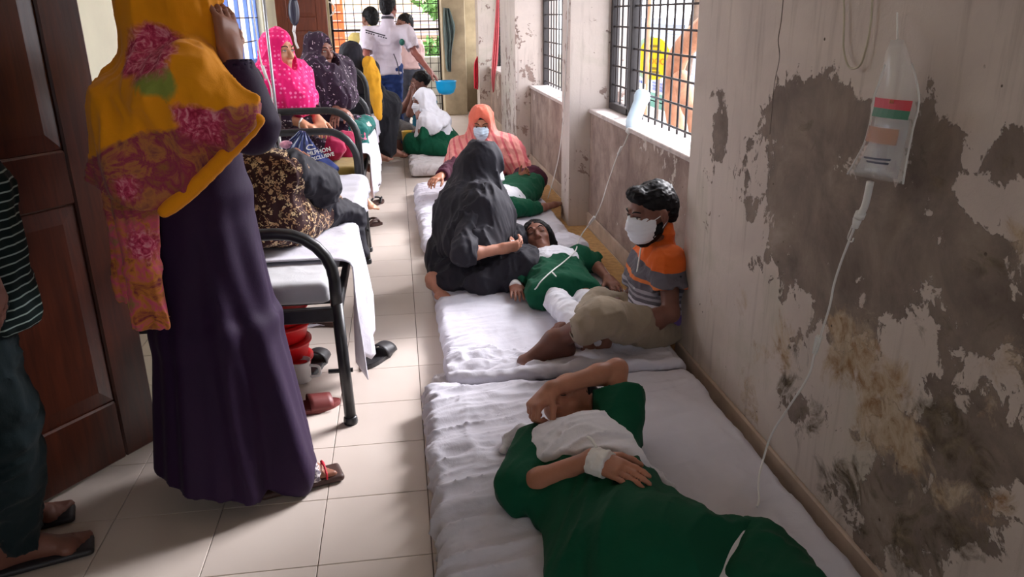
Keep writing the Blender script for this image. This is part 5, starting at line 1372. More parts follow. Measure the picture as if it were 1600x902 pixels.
# ------------------------------------------------------------------ standing woman in mustard floral shawl
def shawl_mat():
    OR = lin(240, 156, 14); O = V(-.60, 2.24, 0)
    def pat(t, v, c):
        x = t.sep(v, 0); z = t.sep(v, 2); n = t.noise(v, 9, 5, .6, .6); wob = t.math('MULTIPLY', t.math('SUBTRACT', n, .5), .10)
        def spot(px, py, r, soft=.012, sx=1.0):
            q = at(px, py, y=2.03)-O; dx = t.math('MULTIPLY', t.math('SUBTRACT', x, float(q[0])), sx); dz = t.math('SUBTRACT', z, float(q[2]))
            d = t.math('ADD', t.math('SQRT', t.math('ADD', t.math('MULTIPLY', dx, dx), t.math('MULTIPLY', dz, dz))), wob)
            return t.ramp(t.n('MapRange', 0, Value=d, i1=0.0, i2=.3), [(max(0, (r-soft)/.3), 1), ((r+soft)/.3, 0)])
        def half(p0, p1, off=0.0, w=.03):
            a_, b_ = at(*p0, y=2.03)-O, at(*p1, y=2.03)-O; e = unit(V(b_[0]-a_[0], 0, b_[2]-a_[2])); nx, nz = -e[2], e[0]
            d = t.math('ADD', t.math('ADD', t.math('MULTIPLY', x, float(nx)), t.math('MULTIPLY', z, float(nz))), float(-(a_[0]*nx+a_[2]*nz)-off))
            return t.ramp(t.n('MapRange', 0, Value=t.math('ADD', d, t.math('MULTIPLY', wob, .8)), i1=-w, i2=w), [(.4, 0), (.6, 1)])
        pr = t.ramp(t.noise(v, 11, 6, .65, 1.4), [(.28, lin(84, 40, 56)), (.40, lin(160, 104, 62)), (.50, lin(150, 50, 84)), (.58, lin(186, 120, 70)), (.70, lin(120, 58, 76))])
        # printed field: the lower flap and the left hang, below a stepped line
        low = t.math('MULTIPLY', t.math('SUBTRACT', 1.0, half((215, 190), (300, 175))), t.math('SUBTRACT', 1.0, half((290, 190), (400, 150))))
        c = t.mix(low, c, pr)
        tailm = t.math('SUBTRACT', 1.0, half((150, 350), (300, 345), 0, .05)); c = t.mix(tailm, c, t.ramp(t.noise(v, 16, 5, .6, 1.2), [(.32, lin(120, 36, 62)), (.45, lin(196, 122, 50)), (.55, lin(206, 84, 116)), (.68, lin(150, 120, 70))]))
        for (px, py, r, sx) in ((245, 118, .045, 1), (262, 112, .028, 1.4), (268, 126, .026, 1)): c = t.mix(spot(px, py, r, .008, sx), c, lin(136, 148, 66))
        rc = t.ramp(t.noise(v, 36, 4, .6, 2.0), [(.35, lin(150, 28, 62)), (.5, lin(200, 70, 106)), (.65, lin(226, 150, 164))])
        for (px, py, r) in ((232, 80, .062), (212, 98, .04), (318, 190, .05), (222, 385, .035), (205, 290, .03)): c = t.mix(spot(px, py, r), c, rc)
        return c
    return fabric('mustard_floral_shawl', OR, .85, .06, .35, .3, 7, pat=pat)
M_SHAWL = shawl_mat(); M_MUST = fabric('mustard_cloth', lin(240, 152, 14), .85, .08, .4, .3, 7)
def lady():
    bx = V(-.60, 2.24, 0); p = Person('standing woman in deep purple gown and mustard floral shawl, hand at her face', bx, lin(150, 100, 80), .007)
    p.head(V(-.545, 2.25, 1.43), (.86, .42, -.28), (.25, .1, 1), 1.0); c = p.L
    pel = V(-.60, 2.25, .86); sr, sl = V(-.52, 2.08, 1.22), V(-.60, 2.42, 1.22); p.torso(pel, sl, sr, .88)
    er = at(392, 196, y=2.10); wrr = at(360, 84, y=2.16); p.arm(sr, er, wrr, 1.0); p.hand(wrr, at(352, 30, y=2.2)-wrr, (-.7, .5, .1), 1, 1.05, curl=(.25, .35, .3), spread=.2)
    el, wl = V(-.64, 2.44, 1.0), V(-.60, 2.33, .93); p.arm(sl, el, wl); p.hand(wl, (.2, -.5, -.6), (0, 1, 0), 1, .8)
    fr = at(452, 742, z=.05); hr, hl = pel+V(.02, -.08, 0), pel+V(-.02, .08, 0); ar = V(fr[0]-.03, fr[1], .085); al = V(-.62, 2.36, .085)
    p.leg(hr, (hr+ar)/2+V(-.02, .03, 0), ar, .72); p.leg(hl, (hl+al)/2, al, .72); p.foot(ar, (.9, .28, 0), k=.9, side=-1); p.foot(al, (.9, .28, 0), k=.9, side=-1)
    p.body()
    # gown
    S = SDF(.009); ax = (.9, .42, 0)
    S.econe(V(-.575, 2.22, .03), V(-.57, 2.24, .55), (.235, .21), (.175, .155), ax, .05, rnd=.01); S.econe(V(-.57, 2.24, .5), V(-.585, 2.25, .95), (.178, .158), (.150, .13), ax, .05, rnd=.04)
    S.econe(V(-.585, 2.25, .90), V(-.56, 2.25, 1.20), (.15, .14), (.11, .17), ax, .05, rnd=.05); S.cone(sl, sr, .07, .07, .05)
    S.cone(sr, er, .075, .062, .04); f = unit(wrr-er); sleeve(S, er-f*.01, er+f*.16, .064, .052, .03); S.cone(sl, el, .07, .06, .04); sleeve(S, el, el+unit(wl-el)*.14, .058, .05, .03)
    S.cone(V(-.40, 2.17, .06), V(-.50, 2.20, .5), .075, .05, .08)
    # hem sits lower at the front, lifts over the foot
    clip_plane(S, V(-.45, 2.10, .03), (-.26, -.05, -1))
    S.build('gown', M_PURPLE, p.t, pleats(V(-.58, 2.25, 1.0), V(-.575, 2.22, 0), 7, .0, .020, 3), .03)
    # sandal
    R = frame((.9, .28, 0), (0, 0, 1)); q = V(ar[0]+.05, ar[1]+.012, 0)
    S = SDF(.005); S.box(q+V(.01, .003, .014), (.045, .13, .012), np.array([R[0], R[1], R[2]]), .012, 0); S.build('sandal_sole', M_BROWNR, p.t)
    S = SDF(.004); g = q+R[1]*.05+V(0, 0, .035)
    S.ell(g, (.048, .034, .034), R, 0); S.ell(g, (.043, .05, .029), R, 0, 's'); clip_plane(S, (0, 0, .02), (0, 0, -1))
    def pt(t, v, c): return t.mix(t.ramp(t.noise(v, 90, 3), [(.45, 0), (.55, 1)]), lin(222, 214, 214), lin(120, 110, 120))
    S.build('sandal_strap', fabric('patterned_strap', lin(200, 40, 60), .8, pat=pt), p.t)
    S = SDF(.004); g2 = q+R[1]*.084+V(0, 0, .030); S.ell(g2, (.046, .011, .030), R, 0); S.ell(g2, (.041, .05, .025), R, 0, 's'); clip_plane(S, (0, 0, .02), (0, 0, -1)); S.build('sandal_trim', plain('red_trim', lin(200, 24, 50), .6), p.t)
    # shawl: hood, cape, long tail
    S = SDF(.0075); cc, RR, k = p.H
    S.ell(c(0, -.014, .036), np.array((.094, .114, .100))*k, RR, 0); S.ell(c(0, .0, -.06), np.array((.085, .09, .08))*k, RR, .05)
    S.cone(c(0, -.02, -.04), V(-.585, 2.25, 1.22), .10, .14, .07); S.cone(sl+V(-.02, 0, 0), sr+V(-.01, -.02, 0), .10, .095, .07)
    S.econe(V(-.60, 2.21, 1.24), V(-.60, 2.18, .93), (.17, .19), (.215, .20), (1, .3, 0), .07, rnd=.05)
    S.cone(sr, at(385, 205, y=2.04), .09, .085, .06)
    S.ell(c(0, .112, -.020), np.array((.060, .075, .084))*k, RR, .012, 's')
    # lower edge: a slanting hem on the right, a longer hang on the left
    poly = [tuple(at(*q_, y=2.05)[[0, 2]]) for q_ in [(120, -120), (120, 290), (158, 300), (196, 332), (240, 322), (257, 334), (330, 270), (408, 192), (408, 150), (370, 95), (420, -120)]]
    clip_poly(S, poly, 'xz')
    S.build('shawl', M_SHAWL, p.t, both(folds((7, 7, 2.6), .013, 51), lambda P: .006*np.sin(P[:, 0]*40+P[:, 2]*16)), .03)
    S = SDF(.0065); T = [at(205, 240, y=2.08), at(212, 330, y=2.06), at(222, 420, y=2.05), at(236, 515, y=2.04)]
    S.econe(T[0], T[1], (.055, .03), (.050, .022), (1, 0, 0), .03); S.econe(T[1], T[2], (.050, .022), (.042, .018), (1, 0, 0), .03); S.econe(T[2], T[3], (.042, .018), (.046, .014), (1, 0, 0), .03)
    S.econe(at(185, 200, y=2.1), at(212, 470, y=2.12), (.05, .03), (.045, .014), (1, 0, 0), .03)
    S.build('shawl_tail', M_SHAWL, p.t, folds((26, 26, 2.5), .008, 55), .016)
    S = SDF(.006); P = catmull([at(*q_, y=2.0) for q_ in [(257, 330), (300, 296), (350, 246), (403, 188)]], 4); S.chain(P, .017, .012); S.build('shawl_border', M_MUST, p.t)
    return p
lady()

# ------------------------------------------------------------------ striped-shirt person by the door
def striped():
    M_STR = NT('dark_green_striped_jersey'); v = M_STR.coord(); wv = M_STR.n('TexWave', 0, {'bands_direction': 'Z'}, Vector=v, Scale=15.5, Distortion=.3)
    M_STR.p(Base_Color=M_STR.mix(M_STR.ramp(wv, [(.90, 0), (.95, 1)]), lin(14, 28, 28), lin(140, 158, 154)), Roughness=.9); M_STR.b.inputs['Specular IOR Level'].default_value = .2; M_STR = M_STR.m
    M_JEANS = fabric('dark_teal_jeans', lin(14, 30, 34), .9, .15, .5, .1, 8)
    b = V(-1.06, 1.90, 0); p = Person('person in dark striped jersey and dark jeans beside the open brown door', b, SK_M, .009)
    p.head(V(-1.05, 1.88, 1.55), (.8, .5, -.1), (0, 0, 1)); pel = V(-1.06, 1.88, .82); sr, sl = V(-.98, 1.70, 1.34), V(-1.12, 2.02, 1.34); p.torso(pel, sl, sr)
    er, wrr = V(-.95, 1.62, 1.08), V(-.90, 1.72, .88); p.arm(sr, er, wrr); p.hand(wrr, (.1, .2, -1), (-1, 0, 0), 1); el, wl = V(-1.12, 2.06, 1.08), V(-1.06, 2.06, .86); p.arm(sl, el, wl); p.hand(wl, (.1, 0, -1), (1, 0, 0), -1)
    ar, al = at(14, 846, z=.085), V(-1.20, 2.06, .085); hr, hl = pel+V(.03, -.08, 0), pel+V(-.02, .07, 0); kr = (hr+ar)/2+V(.04, 0, 0); p.leg(hr, kr, ar); p.leg(hl, (hl+al)/2, al); p.foot(ar, (.9, .3, 0)); p.foot(al, (.9, .3, 0)); p.body()
    S = SDF(.006); S.ell(p.L(0, -.02, .045), (.08, .097, .085), p.H[1], 0); clip_plane(S, p.L(0, .06, .04), p.H[1][1]-p.H[1][2]*.9); S.build('hair', M_HAIR, p.t, folds((40, 40, 40), .004, 2), .012)
    S = SDF(.009); S.econe(V(-1.07, 1.86, .70), V(-1.06, 1.87, 1.05), (.185, .15), (.165, .16), (.9, .4, 0), .05, rnd=.03); S.econe(V(-1.06, 1.87, 1.0), V(-1.05, 1.86, 1.34), (.165, .16), (.11, .17), (.9, .4, 0), .05, rnd=.05); S.cone(sl, sr, .07, .07, .05)
    sleeve(S, sr, er, .07, .066, .03); sleeve(S, sl, el, .07, .066, .03); S.build('jersey', M_STR, p.t, folds((8, 8, 5), .008, 61), .02)
    S = SDF(.009); S.ell(pel+V(0, 0, -.04), (.15, .15, .12), None, .03); S.cone(hr, kr, .105, .085, .05); sleeve(S, kr, ar+V(0, 0, .01), .085, .072, .04); S.cone(hl, (hl+al)/2, .105, .085, .05); sleeve(S, (hl+al)/2, al+V(0, 0, .01), .085, .075, .04)
    S.build('jeans', M_JEANS, p.t, folds((9, 9, 12), .010, 63), .024)
    R = frame((.9, .3, 0), (0, 0, 1))
    for a in (ar, al): S = SDF(.006); S.box(V(a[0], a[1], .012)+R[1]*.06, (.045, .13, .011), R, .011, 0); S.build('sandal_sole', M_BLKRUB, p.t)
striped()

# ------------------------------------------------------------------ women seated on the beds
def bed_woman(label, hc, fwd, pel, sl, sr, el, wl, er, wr_, legs, skin, veil_mat, dress_mat, trouser_mat, seed, cape=(), sub=None, res=.0075, opening=(.058, .07, .084), veil_fn=None):
    p = Person(label, V(pel[0], pel[1], .535), skin, res); p.head(hc, fwd, (0, 0, 1), 1.0); c = p.L; p.torso(pel, sl, sr); p.arm(sl, el, wl); p.arm(sr, er, wr_)
    p.hand(wl, unit(wl-el)+V(0, 0, -.1), (0, 0, -1), -1, .95); p.hand(wr_, unit(wr_-er)+V(0, 0, -.1), (0, 0, -1), 1, .95)
    for hip, kn, an, fd in legs: p.leg(hip, kn, an, .9); p.foot(an, fd, (0, 0, -1) if abs(fd[2]) < .7 else (0, -1, 0), .9)
    p.body(); p.face_parts('open')
    mid = (sl+sr)/2; up = unit(mid-pel); side = unit(sl-sr)
    S = SDF(.009); S.econe(pel-up*.05, pel+up*.2, (.175, .155), (.15, .12), side, .05, rnd=.05); S.econe(pel+up*.15, mid, (.15, .12), (.15, .10), side, .05, rnd=.05); S.cone(sl, sr, .068, .068, .05)
    for a, b, d in ((sl, el, wl), (sr, er, wr_)): S.cone(a, b, .068, .058, .04); f = unit(d-b); sleeve(S, b-f*.01, b+f*.10, .056, .05, .03)
    for hip, kn, an, fd in legs: S.cone(hip, hip+(kn-hip)*.7, .10, .085, .05)
    clip_plane(S, (0, 0, .545), (0, 0, -1)); S.build('dress', dress_mat, p.t, folds((10, 10, 6), .008, seed), .02)
    S = SDF(.009)
    for hip, kn, an, fd in legs: S.cone(hip, kn, .09, .068, .03); S.cone(kn, an+(kn-an)*.16, .066, .056, .03)
    S.build('trousers', trouser_mat, p.t, folds((12, 12, 12), .007, seed+3), .018)
    S = SDF(.0075); cc, R, k = p.H; S.ell(c(0, -.012, .036), (.088, .106, .096), R, 0); S.ell(c(0, .0, -.06), (.080, .086, .08), R, .04); S.cone(c(0, -.01, -.06), mid, .09, .12, .06); S.cone(sl, sr, .085, .085, .06)
    for a, b, ra, rb in cape: S.cone(a, b, ra, rb, .07)
    S.ell(c(0, .108, -.018), opening, R, .010, 's'); S.build('veil', veil_mat, p.t, folds((9, 9, 4), .010, seed+5), .022)
    return p
M_PINK = fabric('hot_pink_dotted_scarf', lin(232, 18, 112), .8, .06, .35, .35, 7, pat=dots(lin(250, 120, 176), 38, .30, .25))
M_DARKP = fabric('dark_plum_printed_cloth', lin(42, 24, 42), .85, .10, .35, .2, 7, pat=blooms(lin(196, 180, 186), lin(150, 120, 150), 30, .26))
M_CRIM = fabric('crimson_trousers', lin(150, 20, 64), .85, .08, .4, .3, 7)
M_TEALF = fabric('teal_floral_trousers', lin(16, 92, 86), .85, .08, .4, .2, 7, pat=blooms(lin(220, 110, 140), lin(200, 180, 170), 11, .36))
def pink():
    Y = 5.05; pel = V(-.74, Y+.05, .63); sr, sl = at(415, 128, y=Y-.06), at(462, 122, y=Y+.14)
    el, wl = at(480, 160, y=Y+.12), at(496, 186, y=Y-.06); er, wr_ = at(432, 182, y=Y-.12), at(470, 192, y=Y-.14)
    hl, hr = pel+V(.08, .08, -.02), pel+V(.06, -.08, -.02)
    legs = [(hl, V(-.36, 5.2, .61), V(-.30, 5.12, .30), (.4, -.2, -.2)), (hr, V(-.42, 4.98, .61), V(-.56, 5.25, .59), (-.8, .3, 0))]
    p = bed_woman('woman in hot pink dotted scarf sitting on the middle bed', at(434, 80, y=Y), (.76, -.62, -.06), pel, sl, sr, el, wl, er, wr_, legs, lin(196, 138, 106), M_PINK, M_DARKP, M_CRIM, 71, opening=(.066, .08, .092),
        cape=[(sr, at(420, 160, y=Y-.08), .10, .09), (sl, at(478, 152, y=Y+.0), .10, .07), (at(440, 130, y=Y-.05), at(462, 158, y=Y-.10), .12, .08), (at(420, 145, y=Y-.08), at(470, 160, y=Y-.1), .09, .07)])
    MB().tube([wr_+np.array([.028*math.cos(a), 0, .028*math.sin(a)])@frame(wr_-er, (0, 0, 1)) for a in np.linspace(0, 2*math.pi, 13)], .007, 6).build('bracelet', M_WPLAST, p.t, True)
pink()
def plum():
    Y = 5.75; pel = V(-.58, Y+.05, .63); sr, sl = at(488, 115, y=Y-.10), at(530, 112, y=Y+.10)
    el, wl = at(545, 150, y=Y+.05), at(530, 172, y=Y-.10); er, wr_ = at(500, 155, y=Y-.14), at(528, 168, y=Y-.18)
    hl, hr = pel+V(.08, .06, -.02), pel+V(.06, -.08, -.02)
    legs = [(hl, V(-.26, 5.95, .62), V(-.34, 5.65, .58), (-.2, -.9, 0)), (hr, V(-.30, 5.62, .62), V(-.28, 5.60, .50), (.3, -.3, -.6))]
    bed_woman('woman in dark plum printed veil sitting on the middle bed', at(499, 80, y=Y), (.70, -.70, -.10), pel, sl, sr, el, wl, er, wr_, legs, lin(140, 92, 76), M_DARKP, M_DARKP, M_TEALF, 81, opening=(.066, .08, .092),
        cape=[(sr, at(492, 150, y=Y-.10), .11, .12), (sl, at(540, 150, y=Y-.05), .10, .08), (at(505, 120, y=Y-.05), at(528, 152, y=Y-.12), .13, .10)])
plum()
M_BROWNF = fabric('brown_floral_dress', lin(52, 24, 24), .85, .08, .35, .2, 7, pat=blooms(lin(214, 186, 142), lin(180, 140, 104), 50, .46))
def floral():
    p = Person('woman in brown floral dress seen from behind sitting on the nearer bed', V(-.52, 3.0, .535), lin(160, 108, 88), .008)
    p.head(V(-.60, 3.16, 1.10), (-.3, .93, -.15), (0, 0, 1), 1.0); c = p.L; pel = V(-.53, 3.02, .64); sr, sl = at(452, 268, y=2.98), V(-.70, 3.06, .90); p.torso(pel, sl, sr)
    er, wr_ = at(498, 290, y=3.16), at(489, 268, y=3.34); p.arm(sr, er, wr_); p.hand(wr_, (-.2, .8, .4), (-1, 0, -.3), -1, .95, curl=(.5, .6, .4)); el, wl = V(-.80, 3.15, .74), V(-.70, 3.32, .66); p.arm(sl, el, wl); p.hand(wl, (.5, .8, 0), (0, 0, -1), 1, .95)
    hl, hr = pel+V(-.07, .05, -.02), pel+V(.07, .05, -.02); kl, kr = V(-.85, 3.30, .62), V(-.36, 3.36, .62); al, ar = V(-.55, 3.44, .575), V(-.60, 3.36, .575); p.leg(hl, kl, al, .85); p.leg(hr, kr, ar, .85); p.foot(al, (.9, .1, 0), k=.9); p.foot(ar, (-.9, .1, 0), k=.9); p.body()
    mid = (sl+sr)/2; up = unit(mid-pel); side = unit(sr-sl); S = SDF(.008)
    S.econe(pel-up*.07, pel+up*.16, (.175, .15), (.145, .115), side, .05, rnd=.05); S.econe(pel+up*.12, mid+up*.01, (.145, .115), (.15, .10), side, .05, rnd=.05); S.cone(sl, sr, .066, .066, .05); S.cone(hr, kr, .11, .09, .05); S.cone(hl, kl, .11, .09, .05)
    clip_plane(S, (0, 0, .545), (0, 0, -1)); S.build('dress', M_BROWNF, p.t, folds((10, 10, 5), .009, 91), .02)
    S = SDF(.0075); S.cone(sr+V(0, .02, 0), er, .076, .066, .04); f = unit(wr_-er); sleeve(S, er-f*.01, er+f*.15, .064, .05, .03); S.cone(er, V(-.40, 3.30, .64), .06, .085, .06); S.cone(V(-.38, 3.24, .62), V(-.24, 3.42, .56), .075, .05, .05); S.cone(V(-.24, 3.40, .56), V(-.205, 3.36, .40), .05, .03, .05)
    S.build('black_shawl', M_BLACK, p.t, folds((13, 9, 9), .010, 93), .022)
    S = SDF(.008); S.ell(c(0, -.012, .036), (.088, .106, .096), p.H[1], 0); S.cone(c(0, -.01, -.05), mid+V(0, .03, .03), .085, .09, .05); S.ell(c(0, .108, -.018), (.058, .07, .084), p.H[1], .01, 's'); S.build('veil', M_BLACK, p.t, folds((10, 10, 5), .008, 95), .02)
floral()
# ridged red tub and white mug under the near bed
def red_tub():
    c = V(-.53, 3.02, 0); M_R = plain('red_plastic', lin(226, 30, 36), .4, var=.05)
    for k, w_ in enumerate(('bottom', 'second lowest', 'third lowest', 'topmost')):
        z = .075*k; o = MB().lathe([(.082, z+.001), (.098, z+.006), (.112, z+.06), (.120, z+.066), (.120, z+.0745), (.10, z+.0745)], c, 28).build('red_tub', M_R, None, True)
        tag(o, 'bright red plastic tub under the nearer bed, %s of its stack' % w_, 'tub', 'red tubs stacked under the nearer bed')
    c2 = V(-.455, 2.93, 0); t = thing('white_mug', 'small white enamel mug in front of the red tubs', 'mug', tuple(c2))
    MB().lathe([(.035, 0), (.04, .004), (.042, .085), (.045, .09), (.039, .09), (.037, .012), (.01, .01)], c2, 22).build('body', M_WPLAST, t, True)
    MB().tube(catmull([c2+V(.04, -.01, .07), c2+V(.075, -.02, .065), c2+V(.075, -.02, .03), c2+V(.04, -.01, .02)], 5), .006, 8).build('handle', M_WPLAST, t, True)
red_tub()
# ------------------------------------------------------------------ woman in coral shawl and the patient beside her
def stripes_pat(c2, scale, rot, lo=.72, hi=.78, c3=None):
    def f(t, v, c):
        vv = t.n('Mapping', Vector=v, Rotation=rot); w = t.n('TexWave', 0, {'bands_direction': 'X'}, Vector=vv, Scale=scale, Distortion=1.2, Detail=2)
        out = t.mix(t.ramp(w, [(lo, 0), (hi, 1)]), c, c2)
        if c3 is not None:
            z = t.sep(v, 2); out = t.mix(t.ramp(t.n('MapRange', 0, Value=z, i1=.35, i2=.60), [(.3, 0), (.8, 1)]), out, c3)
        return out
    return f
M_CORAL = fabric('coral_striped_shawl', lin(212, 138, 130), .85, .10, .35, .3, 8, pat=stripes_pat(lin(196, 94, 100), 7, (0, .5, .3), .70, .85, lin(216, 108, 86)))
M_PLUM = fabric('plum_sleeve', lin(70, 22, 44), .85, .08, .3, .2)
def coral():
    Y = 5.95; b = V(.66, 5.95, .09); p = Person('woman in coral striped shawl and blue mask seated facing the aisle', b, lin(168, 112, 86), .0065)
    p.head(at(752, 194, y=Y), (-.12, -.97, -.20), (0, -.1, 1), 1.02); c = p.L; pel = V(.70, 6.02, .19); sr, sl = at(722, 236, y=Y-.02), at(790, 234, y=Y); p.torso(pel, sl, sr)
    er, wr_ = at(706, 262, y=5.72), at(688, 276, y=5.50); p.arm(sr, er, wr_); p.hand(wr_, at(672, 284, y=5.40)-wr_, (0, 0, -1), -1, .95, curl=(.3, .5, .4)); el, wl = at(820, 275, y=5.78), at(812, 280, y=5.62); p.arm(sl, el, wl); p.hand(wl, at(826, 268, y=5.58)-wl, (-.6, -.6, 0), 1, .85, curl=(.4, .5, .4))
    hl, hr = pel+V(.08, -.03, 0), pel+V(-.08, -.03, 0); kl, kr = V(.98, 5.78, .19), V(.42, 5.74, .19); al, ar = V(.62, 5.62, .14), V(.70, 5.70, .14); p.leg(hl, kl, al, .85); p.leg(hr, kr, ar, .85); p.foot(al, (-.9, -.1, 0), k=.85); p.foot(ar, (.9, -.1, 0), k=.85)
    p.body(); p.face_parts('open'); p.mask(M_BMASK)
    S = SDF(.006); S.ell(c(0, -.008, .055), (.077, .090, .070), p.H[1], 0); S.build('hair', M_HAIR, p.t)
    mid = (sl+sr)/2; side = unit(sl-sr); up = unit(mid-pel)
    S = SDF(.008); S.econe(pel-up*.05, mid, (.19, .17), (.155, .10), side, .05, rnd=.05); S.cone(hl, kl, .11, .09, .06); S.cone(hr, kr, .11, .09, .06); S.cone(kl, al, .09, .07, .05); S.cone(kr, ar, .09, .07, .05); S.cone(sr, er, .068, .058, .04); f = unit(wr_-er); sleeve(S, er-f*.01, wr_-f*.03, .056, .042, .03); S.cone(sl, el, .068, .056, .04); sleeve(S, el, wl, .054, .044, .03)
    clip_plane(S, (0, 0, .092), (0, 0, -1)); S.build('dress', M_PLUM, p.t, folds((10, 10, 6), .007, 101), .018)
    S = SDF(.007); R = p.H[1]; S.ell(c(0, -.012, .040), (.092, .108, .098), R, 0); S.ell(c(0, .0, -.07), (.085, .09, .08), R, .04); S.cone(c(0, 0, -.08), mid, .095, .13, .06); S.cone(sl, sr, .095, .095, .06)
    S.econe(mid, pel+V(.03, -.04, .05), (.19, .13), (.27, .17), side, .08, rnd=.05); S.cone(sr, er+V(.02, .04, .0), .095, .07, .06); S.cone(sl, el+V(0, .03, .01), .10, .085, .06); S.cone(er+V(.02, .04, 0), at(716, 285, y=5.7), .07, .05, .05)
    S.ell(c(0, .115, -.012), (.070, .08, .094), R, .010, 's'); S.build('shawl', M_CORAL, p.t, folds((9, 9, 5), .010, 103), .022)
coral()
def patient_far():
    b = V(.72, 5.2, .09); p = Person('patient in green dress lying by the woman in coral, arm stretched to the wall', b, SK_D, .0065)
    p.head(V(.50, 4.90, .20), (.2, .1, 1), (-.35, -.9, .1), .93); pel = V(.80, 5.50, .16); sl, sr = V(.48, 5.14, .16), V(.72, 5.02, .16); p.torso(pel, sl, sr, .85)
    er, wr_ = at(842, 326, z=.125), at(866, 320, z=.115); p.arm(sr, er, wr_, .82); p.hand(wr_, at(878, 316, z=.11)-wr_, (0, 0, -1), -1, .85); el, wl = V(.42, 5.36, .14), V(.50, 5.50, .15); p.arm(sl, el, wl, .82); p.hand(wl, (.5, .6, 0), (0, 0, -1), 1, .85)
    hl, hr = pel+V(-.06, .03, 0), pel+V(.06, -.03, 0); kl, kr = V(.86, 5.66, .20), V(.95, 5.58, .20); p.leg(hl, kl, V(.90, 5.9, .15), .8); p.leg(hr, kr, V(1.0, 5.85, .15), .8); p.foot(V(.90, 5.9, .15), (.3, .9, 0), k=.85); p.foot(V(1.0, 5.85, .15), (.3, .9, 0), k=.85); p.body(); p.face_parts('closed')
    S = SDF(.0065); S.ell(p.L(0, -.02, .04), (.08, .095, .086), p.H[1], 0); clip_plane(S, p.L(0, .05, .04), p.H[1][1]-p.H[1][2]*.6); S.build('hair', M_HAIR, p.t)
    mid = (sl+sr)/2; up = unit(mid-pel); side = unit(sr-sl); S = SDF(.0075); S.econe(pel-up*.10, mid, (.165, .10), (.15, .085), side, .05, rnd=.05); S.cone(sl, sr, .056, .056, .05); sleeve(S, sr, sr+(er-sr)*1.0, .056, .046, .03); S.cone(sl, el, .056, .05, .03)
    S.cone(hl, kl, .09, .075, .06); S.cone(hr, kr, .09, .075, .06); clip_plane(S, (0, 0, .092), (0, 0, -1)); S.build('dress', M_GREEN, p.t, folds((12, 8, 8), .007, 111), .018)
    S = SDF(.007); S.econe(pel+up*.22, mid, (.155, .11), (.16, .10), side, .05, rnd=.05); S.cone(mid, p.L(0, .0, -.09), .08, .07, .05); clip_plane(S, (0, 0, .11), (0, 0, -1)); S.build('veil', M_WHITE, p.t, folds((14, 14, 9), .007, 113), .018)
patient_far()

# ------------------------------------------------------------------ girl in white veil and the boy behind her
def white_veil():
    Y = 7.75; p = Person('girl in long white veil and green dress seated on the folded mattress', V(.42, 7.8, .105), lin(140, 92, 76), .0075)
    p.head(at(662, 160, y=Y), (-.92, -.38, -.1), (0, 0, 1), .98); c = p.L; pel = V(.40, 7.82, .21); sl, sr = at(668, 192, y=Y-.14), at(690, 190, y=Y+.12); p.torso(pel, sl, sr, .92)
    el, wl = at(660, 215, y=Y-.2), at(655, 185, y=Y-.12); p.arm(sl, el, wl, .9); p.hand(wl, at(650, 160, y=Y)-wl, (.3, .6, 0), 1, .9); er, wr_ = V(.36, 7.98, .36), V(.24, 7.95, .3); p.arm(sr, er, wr_, .9); p.hand(wr_, (-1, 0, 0), (0, 0, -1), 1, .9)
    hl, hr = pel+V(-.02, -.07, 0), pel+V(-.02, .07, 0); kl, kr = V(.12, 7.66, .20), V(.16, 7.98, .20); al, ar = V(.38, 7.56, .14), V(.44, 7.7, .14); p.leg(hl, kl, al, .85); p.leg(hr, kr, ar, .85); p.foot(al, (.9, 0, 0), k=.85); p.foot(ar, (.9, 0, 0), k=.85); p.body(); p.face_parts('open'); p.mask()
    mid = (sl+sr)/2; S = SDF(.009); S.econe(pel-V(0, 0, .08), mid, (.20, .17), (.14, .10), (0, 1, 0), .05, rnd=.05); S.cone(hl, kl, .12, .09, .06); S.cone(hr, kr, .12, .09, .06); S.cone(kl, al, .10, .09, .06); S.cone(sl, el, .06, .05, .04); S.cone(pel, V(.52, 7.72, .16), .14, .10, .07); clip_plane(S, (0, 0, .108), (0, 0, -1)); S.build('dress', M_GREEN, p.t, folds((9, 9, 6), .008, 121), .02)
    S = SDF(.008); R = p.H[1]; S.ell(c(0, -.012, .036), (.090, .108, .098), R, 0); S.ell(c(0, .0, -.06), (.082, .088, .08), R, .04); S.cone(c(0, -.01, -.06), mid, .09, .12, .06); S.cone(sl, sr, .09, .09, .06)
    S.econe(mid, V(.37, 7.74, .34), (.17, .12), (.21, .15), (0, 1, 0), .08, rnd=.03); S.cone(mid+V(.06, -.02, -.1), at(700, 240, y=Y-.1), .09, .035, .06); S.cone(mid+V(.08, 0, -.1), at(716, 222, y=Y), .08, .03, .06); S.cone(mid+V(-.08, -.06, -.02), at(655, 212, y=Y-.15), .10, .04, .06)
    S.ell(c(0, .110, -.018), (.060, .072, .086), R, .010, 's'); clip_plane(S, (0, 0, .12), (0, 0, -1)); S.build('veil', M_WHITE, p.t, folds((9, 9, 4), .010, 123), .022)
white_veil()
